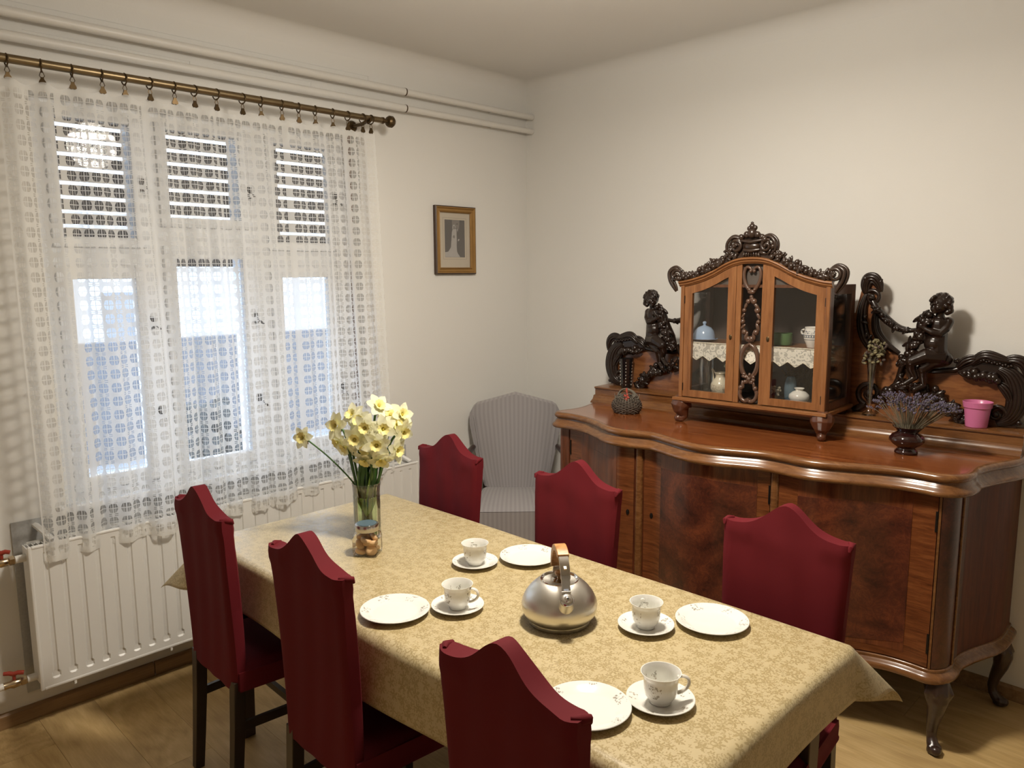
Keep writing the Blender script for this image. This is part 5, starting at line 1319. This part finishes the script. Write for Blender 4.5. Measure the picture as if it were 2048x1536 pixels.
# cornice: moulded, arched
b = MB(); us = seq(-.334, .334, 48)
prof = [(-.030, 0), (-.030, -.010), (-.026, -.016), (-.020, -.022), (-.014, -.022), (-.008, -.030), (.0, -.032)]
k = 12
PRF = [(YF+.004, -.0), (YF-.020, .0), (YF-.025, -.003), (YF-.026, -.008), (YF-.021, -.012), (YF-.018, -.014), (YF-.017, -.019), (YF-.011, -.023), (YF-.008, -.027), (YF+.004, -.027)]
n = len(PRF); vs = []
for u in us:
    for y, dz in PRF: vs.append((CB+u, y, arch_s(u)+dz))
b.add(vs, [(i*n+j, i*n+(j+1) % n, (i+1)*n+(j+1) % n, (i+1)*n+j) for i in range(len(us)-1) for j in range(n)]+[tuple(range(n)), tuple((len(us)-1)*n+j for j in range(n))[::-1]])
part(b, 'cornice', 'cab_h', None, 40)
# doors
for sg in (-1, 1):
    u0, u1 = (-.309, -.068) if sg < 0 else (.062, .309)
    fw = .036
    b = MB(); zd = lambda u: arch_s(u)-.029; z0 = 1.141
    yf0, yf1 = YF-.006, YF+.012
    def stile(ua, ub): us_ = seq(ua, ub, 4); b.strip2([(CB+u, z0) for u in us_], [(CB+u, zd(u)) for u in us_], yf0, yf1)
    stile(u0, u0+fw); stile(u1-fw, u1)
    us_ = seq(u0+fw, u1-fw, 16); b.strip2([(CB+u, z0) for u in us_], [(CB+u, z0+fw-.006) for u in us_], yf0, yf1)
    b.strip2([(CB+u, zd(u)-.034-.006*abs(u)) for u in us_], [(CB+u, zd(u)) for u in us_], yf0, yf1)
    dr = part(b, 'door', 'cab', None, 25)
    b = MB(); us_ = seq(u0+fw-.004, u1-fw+.004, 16); b.strip2([(CB+u, z0+fw-.010) for u in us_], [(CB+u, zd(u)-.030) for u in us_], YF+.002, YF+.004); part(b, 'glass_pane', 'glass', dr, 0)
    kx = CB+(u1-fw/2 if sg < 0 else u0+fw/2)
    b = MB(); b.lathe([(.0, 0), (.0078, 0), (.0085, .0015), (.0060, .0030), (.0, .0032)][1:-1], n=18)
    b.v = [(kx+x*.8, yf0-z, 1.418+y*1.35) for x, y, z in b.v]; b.ell((kx, yf0-.0032, 1.421), (.0022, .001, .0026), None, 8, 6); b.ell((kx, yf0-.0032, 1.415), (.0014, .001, .0045), None, 8, 6); part(b, 'keyhole', 'brass_dark', dr, 50)
    for z in (1.575, 1.185):
        hx = CB+(u0 if sg < 0 else u1); part(MB().tube([(hx, yf0-.001, z-.017), (hx, yf0-.001, z+.017)], .0026, 8), 'hinge', 'black', dr, 60)
# carved openwork between the doors
for ua, ub in ((-.067, -.044), (.047, .061)):
    us_ = seq(ua, ub, 3); b = MB(); b.strip2([(CB+u, 1.139) for u in us_], [(CB+u, arch_s(u)-.028) for u in us_], YF-.004, YF+.012); part(b, 'centre_stile', 'cab', None, 25)
b = MB(); oc = CB+.0015; y = YF-.002; W2 = .040
def loopz(pts, rt, closed=True): b.tube([(oc+x, y, z) for x, z in pts], rt, 8, closed=closed)
def both(pts, rt):
    rt = (rt[0]*1.6, rt[1]*1.6)
    for s_ in (-1, 1): P = smoothpts([(x*s_, 0, z) for x, z in pts], 5); b.tube([(oc+p.x, y, p.z) for p in P], [lerp(rt[0], rt[1], i/(len(P)-1)) for i in range(len(P))], 8)
both([(.004, 1.700), (.012, 1.712), (.026, 1.714), (.035, 1.698), (.036, 1.675), (.030, 1.650), (.018, 1.628), (.004, 1.612)], (.0035, .0055))
for s_ in (-1, 1): b.ell((oc+s_*.008, y-.002, 1.698), (.0075, .006, .0075)); b.tube([(oc+s_*.037, y, 1.69), (oc+s_*.038, y, 1.66), (oc+s_*.030, y, 1.635)], [.002, .0035, .001], 6)
b.ell((oc, y-.004, 1.612), (.018, .008, .010)); b.ell((oc-.010, y-.005, 1.622), (.010, .006, .006), Matrix.Rotation(.6, 3, 'Y')); b.ell((oc+.012, y-.005, 1.620), (.010, .006, .006), Matrix.Rotation(-.6, 3, 'Y')); b.ell((oc, y-.003, 1.592), (.009, .007, .008))
def chain(pts, n_, r_, seed):
    rnd = random.Random(seed); r_ *= 1.45
    for s_ in (-1, 1):
        P = smoothpts([(x*s_, 0, z) for x, z in pts], 8)
        for i in range(n_):
            p = P[int(i/(n_-1)*(len(P)-1))]; rr = r_*rnd.uniform(.75, 1.2)
            if i % 2: b.ell((oc+p.x, y-.003, p.z), (rr, rr*.9, rr))
            else: b.ell((oc+p.x, y-.002, p.z), (rr*.6, rr*.5, rr*1.4), Matrix.Rotation(rnd.uniform(-.5, .5)-s_*.3, 3, 'Y'))
        b.tube([(oc+p.x, y+.002, p.z) for p in P], .0045, 6)
chain([(.004, 1.580), (.018, 1.565), (.029, 1.535), (.034, 1.505), (.033, 1.470), (.024, 1.440), (.010, 1.418), (0, 1.408)], 11, .0085, 3)
b.ell((oc, y-.004, 1.410), (.011, .008, .010)); b.ell((oc, y-.003, 1.392), (.014, .006, .006))
both([(.003, 1.388), (.018, 1.380), (.032, 1.352), (.036, 1.320), (.031, 1.288), (.018, 1.262), (.004, 1.250)], (.006, .0045)); both([(.020, 1.39), (.036, 1.36), (.040, 1.32), (.036, 1.28), (.026, 1.262)], (.003, .003))
for k_ in range(9): rnd = random.Random(k_+50); b.ell((oc+rnd.uniform(-.024, .024), y-.004, 1.252+rnd.uniform(-.014, .014)), (.0095, .007, .007), Matrix.Rotation(rnd.uniform(0, 3), 3, 'Y'))
chain([(.004, 1.238), (.018, 1.228), (.030, 1.210), (.035, 1.195)], 5, .0080, 9)
both([(.034, 1.198), (.038, 1.178), (.030, 1.158), (.014, 1.148), (.004, 1.152), (.006, 1.160)], (.0050, .0060))
part(b, 'carved_openwork', 'openwork', None, 60)
# carved crest above the cornice
OUT = [(0, 1.880), (.03, 1.862), (.050, 1.845), (.070, 1.826), (.095, 1.806), (.120, 1.782), (.145, 1.757), (.18, 1.745), (.215, 1.724), (.25, 1.705), (.28, 1.696), (.305, 1.698), (.325, 1.700), (.342, 1.690)]
def outz(u):
    u = abs(u)
    for (a, za), (c_, zc_) in zip(OUT, OUT[1:]):
        if u <= c_: return lerp(za, zc_, (u-a)/(c_-a))
    return OUT[-1][1]
b = MB(); us = seq(-.335, .335, 60); b.strip2([(CB+u, arch_s(u)-.004) for u in us], [(CB+u, max(arch_s(u)+.006, outz(u)-.012)) for u in us], YF-.012, YF+.008)
for s_ in (-1, 1):
    for cx_, cz_, r_, a0, dr_ in ((.066, 1.800, .026, 60, 1), (.345, 1.680, .026, 140, -1)):
        bb2 = MB(); spiral(bb2, CB+cx_, cz_, r_, 1.25, radians(a0), dr_, YF-.020, .0085); 
        if cx_ > .3: leafribs(bb2, [(CB+.325, 1.700), (CB+.352, 1.712), (CB+.378, 1.695), (CB+.374, 1.660), (CB+.356, 1.628), (CB+.348, 1.612)], YF-.012, .020, 3, .0070)
        else: leafribs(bb2, [(CB+.045, 1.832), (CB+.078, 1.838), (CB+.102, 1.815), (CB+.104, 1.785), (CB+.085, 1.768)], YF-.016, .016, 3, .0060)
        if s_ < 0: bb2.v = [(2*CB-x, y_, z_) for x, y_, z_ in bb2.v]
        b.add(bb2.v, bb2.f)
rnd = random.Random(77)
for k_ in range(290):
    u = rnd.uniform(-.335, .335)
    if abs(u) < .045: continue
    lo, hi = arch_s(u)+.006, outz(u)-.004
    if abs(u) < .11: lo = max(lo, hi-.030) if rnd.random() < .5 else lo
    z = rnd.uniform(lo, max(lo+.001, hi)); rr = rnd.uniform(.006, .0135)
    if rnd.random() < .38: b.ell((CB+u, YF-.014-rnd.uniform(0, .010), z), (rr, rr, rr), None, 8, 6)
    else: b.ell((CB+u, YF-.014-rnd.uniform(0, .008), z), (rr*1.6, rr*.55, rr*.6), Matrix.Rotation(rnd.uniform(0, pi), 3, 'Y'), 8, 6)
for (x_, z_, r_) in ((0, 1.852, .021), (-.022, 1.848, .014), (.024, 1.846, .014), (0, 1.880, .013), (-.012, 1.872, .010), (.013, 1.874, .011), (-.046, 1.838, .013), (.044, 1.836, .013), (.0, 1.893, .007)): b.ell((CB+x_, YF-.020, z_), (r_, r_*.8, r_), None, 10, 8)
b.tube([(CB-.055, YF-.018, 1.826), (CB, YF-.030, 1.816), (CB+.055, YF-.018, 1.826)], [.005, .008, .005], 8)
b.ell((CB, YF-.014, 1.800), (.036, .016, .018), None, 14, 9); b.tube([(CB-.034, YF-.018, 1.786), (CB, YF-.028, 1.780), (CB+.034, YF-.018, 1.786)], [.006, .008, .006], 8)
for k_ in range(-3, 4): b.ell((CB+k_*.011, YF-.018, 1.770-.002*abs(k_)), (.0055, .007, .011), Matrix.Rotation(-k_*.12, 3, 'Y'), 8, 6)
part(b, 'carved_crest', 'crest', None, 60)
# feet
for (x, y, dx, dy) in ((.622, -.345, -.75, -.66), (1.245, -.345, .35, -.94)):
    b = MB()
    pts = [(-.004, 1.122, .038), (.006, 1.108, .048), (.014, 1.094, .046), (.012, 1.076, .036), (.002, 1.056, .025), (.0, 1.044, .020), (.010, 1.036, .0175), (.020, 1.034, .0160)]
    b.tube([(x+dx*a, y+dy*a, z) for a, z, r in pts], [r for a, z, r in pts], 14); b.ell((x+dx*.026, y+dy*.026, 1.036), (.0170, .0170, .0160)); b.ell((x+dx*.012, y+dy*.012, 1.0275), (.019, .019, .007))
    b.ell((x-.026, y-.006, 1.114), (.016, .013, .010)); b.ell((x+.028, y-.004, 1.114), (.016, .013, .010))
    for k_ in range(5): b.tube([(x+(k_-2)*.010, y-.028+abs(k_-2)*.004, 1.116), (x+(k_-2)*.008, y-.034+abs(k_-2)*.004, 1.098), (x+(k_-2)*.005, y-.026, 1.080)], [.005, .0055, .002], 6)
    part(b, 'cabinet_foot', 'foot_wood', None, 60, remesh=.0024)
for x in (.64, 1.235): part(MB().box((x, -.115, 1.1095), (.04, .04, .014)), 'rear_block', 'cab_side', None, 0)
# shelf inside
ZS = 1.384
part(MB().box((CB, (YF+YB)/2+.004, ZS-.006), (.622, YB-YF-.026, .010)), 'shelf', 'cab_h', None, 0)
# lace strip on the shelf edge, front and right side
def zig(x, per=.064): t_ = ((x/per) % 1); return -.056-.022*abs(2*t_-1)
b = MB(); yl = YF+.0155; us = seq(-.302, .302, 76)
b.strip2([(CB+u, ZS+zig(u)) for u in us], [(CB+u, ZS+.001) for u in us], yl, yl+.0008)
b.box((CB, yl+.012, ZS+.0012), (.604, .024, .0010))
ys = seq(YF+.05, YB-.03, 22)
xsd = CB+.3115; vs = []; 
for q in (0, 1): vs += [(xsd+q*.0008, y_, ZS+zig(y_, .052)) for y_ in ys]+[(xsd+q*.0008, y_, ZS+.001) for y_ in ys]
n = len(ys)
b.add(vs, [(i, i+1, n+i+1, n+i) for i in range(n-1)]+[(2*n+i, 3*n+i, 3*n+i+1, 2*n+i+1) for i in range(n-1)])
b.v = [(x-base_l.x, y_-base_l.y, z-base_l.z) for x, y_, z in b.v]
o = b.build('lace_trim', 'trim_lace', smooth=0); o.location = tw(*base_l); o.rotation_euler = (0, 0, SA)
tag(o, 'cream lace strip with zigzag edge hanging from the display cabinet shelf', 'lace')
b = MB(); b.tube([(CB+u, yl-.001, ZS+zig(u)) for u in us], .0012, 5); b.tube([(CB+u, yl-.001, ZS) for u in (us[0], us[-1])], .0015, 5)
b.v = [(x-base_l.x, y_-base_l.y, z-base_l.z) for x, y_, z in b.v]; b.build('lace_border', 'ivory', o, 60)

# ------------------------------------------------------------------ things kept in the cabinet
def put(b, name, mat, label, cat, x, y, z, smooth=50, rz=0, group=None):
    o = b.build(name, mat, smooth=smooth) if b is not None else None
    o.location = tw(x, y, z); o.rotation_euler = (0, 0, SA+rz); return tag(o, label, cat, group)
bc = thing('cheese_dome', 'pale blue glazed dome with knob on its plate, left on the cabinet shelf', 'covered dish', tw(.664, -.250, ZS), SA)
MB().lathe([(.020, .0), (.030, .001), (.058, .008), (.062, .011), (.060, .0125), (.045, .008), (.010, .006)], n=36).build('dish', 'blue_china', bc, 50)
MB().lathe([(.046, .009), (.0485, .010), (.0475, .030), (.042, .048), (.030, .062), (.014, .069), (.007, .071), (.005, .074), (.008, .080), (.009, .085), (.006, .089), (.001, .090)], n=36).build('dome', 'blue_china', bc, 50)
put(MB().lathe([(.036, 0), (.040, .002), (.0415, .010), (.0415, .048), (.0405, .051), (.0385, .050), (.038, .010), (.010, .006)], n=36), 'bowl', 'green_glaze', 'plain green glazed bowl on the cabinet shelf behind the right door', 'bowl', 1.018, -.225, ZS)
wj = thing('ceramic_jug', 'white jug with dark blue painted bands on the cabinet shelf at the right', 'jug', tw(1.160, -.262, ZS), SA)
MB().lathe([(.020, 0), (.021, .002), (.026, .018), (.033, .032), (.0355, .045), (.035, .060), (.031, .071), (.030, .078), (.032, .084), (.030, .085), (.028, .078), (.028, .060), (.015, .010)], n=36).build('jug_body', 'white_blue', wj, 50)
MB().tube(smoothpts([(-.034, 0, .048), (-.044, 0, .056), (-.045, 0, .068), (-.034, 0, .074)], 4), .0042, 7).build('handle', 'white_blue', wj, 60)
cv = thing('ceramic_pitcher', 'ivory pitcher with brown scroll pattern on the cabinet floor behind the left door', 'pitcher', tw(.756, -.262, 1.1425), SA)
MB().lathe([(.024, 0), (.026, .002), (.036, .016), (.0425, .034), (.0415, .052), (.033, .068), (.0225, .080), (.0205, .090), (.025, .100), (.029, .104), (.028, .106), (.019, .092), (.018, .080), (.010, .02)], n=36).build('pitcher_body', 'ivory_scroll', cv, 50)
MB().tube(smoothpts([(-.022, 0, .098), (-.042, 0, .118), (-.036, 0, .100), (-.034, 0, .078), (-.036, 0, .062)], 4), .0035, 7).build('handle', 'ivory', cv, 60)
put(MB().lathe([(.018, 0), (.020, .002), (.034, .013), (.0425, .028), (.040, .042), (.026, .054), (.015, .058), (.0145, .062), (.021, .068), (.020, .069), (.012, .062), (.012, .055)], n=36), 'porcelain_vase', 'white_vase', 'squat white porcelain vase on the cabinet floor behind the right door', 'vase', 1.118, -.268, 1.1425)
put(MB().lathe([(.020, 0), (.022, .002), (.025, .030), (.0265, .055), (.024, .085), (.0175, .105), (.0155, .108), (.014, .105), (.02, .06), (.01, .01)], n=30), 'glass_tumbler', 'blue_glass', 'grey blue glass vase behind the squat white one in the cabinet', 'vase', 1.066, -.232, 1.1425)
of = thing('flower_ornament', 'tiny pot of pale porcelain flowers at the lower left behind the right cabinet door', 'ornament', tw(1.012, -.262, 1.1425), SA)
MB().lathe([(.008, 0), (.011, .014), (.014, .026), (.012, .027)], n=16).build('pot', 'gold', of, 50)
b = MB(); rnd = random.Random(4)
for k_ in range(18): b.ell((rnd.uniform(-.020, .020), rnd.uniform(-.012, .012), .030+rnd.uniform(0, .034)), (.0075, .006, .006), Matrix.Rotation(rnd.uniform(0, 3), 3, 'Y'), 7, 5)
b.build('flowers', 'ivory_scroll', of, 60)
b = MB(); rnd = random.Random(5)
for k_ in range(70):
    a = rnd.uniform(-1, 1); h = rnd.uniform(.12, .21); P_ = [(a*.02, 0, .0), (a*.045, rnd.uniform(-.01, .01), h*.6), (a*.085+rnd.uniform(-.01, .01), rnd.uniform(-.02, .02), h)]
    b.tube(P_, [.0008, .0007, .0006], 4)
    for q in range(7): t_ = .55+q*.065; b.ell((a*.09*t_, P_[2][1]*t_, h*t_), (.0045, .003, .006), None, 5, 4)
put(b, 'dried_grass', 'grass_dry', 'spray of dried brown grass at the back of the cabinet behind the right door', 'dried grass', 1.085, -.150, 1.143)['kind'] = 'stuff'
b = MB(); b.ell((0, 0, .010), (.010, .008, .010)); b.ell((.0, 0, .026), (.008, .007, .009)); b.ell((.018, 0, .012), (.009, .008, .011)); b.ell((.018, 0, .028), (.007, .007, .008)); b.box((.008, 0, .002), (.036, .014, .004))
put(b, 'figurine', 'pink_pale', 'tiny pale pink porcelain pair on a ledge inside the left cabinet door', 'figurine', .772, -.150, ZS+.058 if False else ZS)
gl = thing('reflection_jug', 'tall clear glass jug added in place of the window reflection behind the left door', 'glass jug', tw(.675, -.230, 1.1425), SA)  # jug added to stand for the window's reflection in the door glass
MB().lathe([(.030, 0), (.034, .002), (.036, .050), (.038, .120), (.036, .155), (.040, .165), (.039, .166), (.035, .155), (.036, .12), (.034, .05), (.02, .006)], n=36, rib=.012, ribk=16).build('reflection_jug_body', 'vase_glass', gl, 60)

# ------------------------------------------------------------------ things standing on the sideboard
# black crystal vase left
bv = thing('black_vase', 'tall black crystal vase on the sideboard ledge behind the wicker basket', 'vase', tw(.150, -.105, ZP), SA)
MB().lathe([(.024, 0), (.026, .002), (.0275, .010), (.033, .080), (.0385, .150), (.0390, .155), (.0365, .154), (.031, .08), (.02, .012)], n=12).build('vase_body', 'black_glass', bv, 20)
b = MB()
for k_ in range(8): b.ell((.0315+.0006*k_, 0, .020+k_*.0165), (.0028, .0045, .0045), None, 6, 5)
for v_ in range(1, 6):
    R3 = Matrix.Rotation(v_*pi/3, 3, 'Z')
    for k_ in range(8): p = R3 @ Vector((.0315+.0006*k_, 0, .020+k_*.0165)); b.ell(p, (.003, .003, .0045), None, 6, 5)
b.build('cut_beads', 'steel', bv, 60)
MB().box((-.040, -.022, .078), (.006, .018, .150)).build('price_strip', 'lid_steel', bv, 0) if False else None

# wicker basket
wb = thing('wicker_basket', 'small dark wicker basket with a red flower on the left of the sideboard top', 'basket', tw(.300, -.325, ZT), SA)
def bprof(t_):  # radius, z
    return (.050+.022*sin(pi*min(1, t_*.95+.12)), .078*t_)
b = MB()
for k_ in range(15):
    t_ = k_/14; r_, z_ = bprof(t_); n_ = 96; ph_0 = (k_ % 2)*pi; rnd = random.Random(k_)
    b.tube([((r_+.0030*sin(14*a+ph_0)+rnd.uniform(-.001, .001))*cos(a), (r_+.0030*sin(14*a+ph_0))*sin(a)*.92, z_+.003+.0012*sin(5*a+k_)) for a in [2*pi*i/n_ for i in range(n_)]], .0031, 5, closed=True)
b.build('woven_body', 'wicker', wb, 60)
b = MB()
for k_ in range(28):
    a = 2*pi*k_/28; b.tube([((bprof(t_)[0]+.001)*cos(a), (bprof(t_)[0]+.001)*sin(a)*.92, bprof(t_)[1]+.002) for t_ in (0, .25, .5, .75, 1)], .0022, 5)
b.build('stakes', 'wicker_l', wb, 60)
b = MB(); b.lathe([(.048, .001), (.050, .004), (.010, .005)], n=30); b.build('bottom', 'wicker', wb, 60)
b = MB(); rnd = random.Random(12)
for k_ in range(60):
    a = rnd.uniform(0, 6.28); a2 = a+rnd.uniform(-1.2, 1.2); r1_ = rnd.uniform(.02, .062); z1_ = .075+rnd.uniform(-.006, .018)
    b.tube([(cos(a)*.060, sin(a)*.055, .072), (cos((a+a2)/2)*r1_, sin((a+a2)/2)*r1_, z1_), (cos(a2)*.058, sin(a2)*.053, .074)], .0015, 4)
b.build('twigs', 'wicker_l', wb, 60)['kind'] = 'stuff'
b = MB(); 
for off_ in (-.006, 0, .006): b.tube(smoothpts([(-.056, .010+off_, .064), (-.058, off_+.022, .088), (-.044, off_+.034, .106), (-.020, off_+.040, .108), (.008, .046+off_, .094), (.030, .045+off_, .070)], 5), .0040, 6)
b.build('handle', 'wicker_l', wb, 60)
b = MB()
for k_ in range(5): a = 2*pi*k_/5; b.ell((.022+cos(a)*.010, -.040+sin(a)*.004, .082+sin(a)*.010), (.0085, .003, .0065), Matrix.Rotation(-a, 3, 'Y'), 8, 5)
b.tube([(.020, -.03, .10), (.016, -.028, .125)], [.004, .0055], 6); b.build('red_flower', 'redfl', wb, 60)

# slim glass vase with dried buds
sv = thing('slim_vase', 'slim flared glass vase with dried buds on the sideboard ledge by the cabinet', 'vase', tw(1.352, -.110, ZP), SA)
MB().lathe([(.0275, 0), (.0285, .002), (.026, .006), (.013, .016), (.0085, .030), (.0085, .060), (.0105, .120), (.0145, .180), (.0215, .232), (.0205, .233), (.0125, .180), (.0085, .12), (.005, .04)], n=24).build('vase_body', 'vase_glass', sv, 60)
b = MB(); rnd = random.Random(15); b2 = MB()
for k_ in range(14): a = rnd.uniform(0, 6.28); b.tube([(0, 0, .04), (cos(a)*.006, sin(a)*.006, .15), (cos(a)*.018, sin(a)*.012, .235), (cos(a)*.035+.012, sin(a)*.02, .27)], .0012, 4)
b.build('stalks', 'lav_stem', sv, 60)
b = MB()
for k_ in range(110):
    a = rnd.uniform(0, 6.28); r_ = rnd.uniform(0, .046); p = (cos(a)*r_+.010, sin(a)*r_*.8, .232+rnd.uniform(0, .085)-r_*.4); q = Matrix.Rotation(rnd.uniform(0, 3), 3, 'Y') @ Matrix.Rotation(rnd.uniform(0, 3), 3, 'X')
    (b if k_ % 3 else b2).ell(p, (.0085, .0055, .0055), q, 7, 5)
b.build('dried_buds', 'dry', sv, 60)['kind'] = 'stuff'; b2.build('dark_buds', 'dry_dark', sv, 60)['kind'] = 'stuff'

# lavender in a brown footed vase
lv = thing('brown_vase', 'squat dark brown footed vase on the sideboard top holding dried lavender', 'vase', tw(1.570, -.375, ZT), SA)
MB().lathe([(.037, 0), (.040, .003), (.0395, .010), (.034, .015), (.030, .020), (.031, .024), (.050, .036), (.0605, .050), (.0600, .060), (.050, .072), (.036, .080), (.034, .084), (.041, .092), (.051, .100), (.052, .102), (.048, .101), (.034, .088), (.03, .06), (.02, .03)], n=48, rib=.015, ribk=16).build('vase_body', 'brown_glass', lv, 60)
b = MB(); b2 = MB(); rnd = random.Random(21)
for k_ in range(150):
    a = rnd.uniform(0, 6.28); sp = rnd.uniform(.02, .155); h = rnd.uniform(.135, .205)-sp*.25
    if rnd.random() < .25: a = rnd.uniform(-.5, .3); sp = rnd.uniform(.10, .175); h = rnd.uniform(.10, .14)+.02
    ex, ey = cos(a)*sp, sin(a)*sp*.55
    P_ = [(cos(a)*.018, sin(a)*.018, .06), (ex*.35, ey*.35, .11), (ex*.8, ey*.8, .095+h*.60), (ex, ey, .080+h*.78)]
    b.tube(P_, .0010, 4)
    P_ = smoothpts(P_, 4)
    for q in range(7):
        t_ = 1-q*.045; i_ = int(t_*(len(P_)-1)); p = P_[i_]+Vector((rnd.uniform(-.003, .003), rnd.uniform(-.003, .003), rnd.uniform(-.002, .004))); b2.ell(p, (.0027, .0027, .0036), None, 5, 4)
ob = b.build('lavender_stalks', 'lav_stem', smooth=0); ob.location = tw(1.570, -.375, ZT); ob.rotation_euler = (0, 0, SA); tag(ob, 'bundle of dried lavender spreading from the brown footed vase', 'lavender', kind='stuff')
b2.build('lavender_flowers', 'lav', ob, 0)['kind'] = 'stuff'
# pink pot
pp = put(MB().lathe([(.034, 0), (.0365, .001), (.0375, .004), (.0445, .072), (.0450, .075), (.0485, .0765), (.0510, .096), (.0515, .098), (.0500, .099), (.0475, .097), (.0440, .070), (.034, .008), (.01, .006)], n=48), 'plant_pot', 'pink', 'empty pink plastic flower pot on the ledge at the right end of the sideboard', 'pot', 1.742, -.108, ZP)
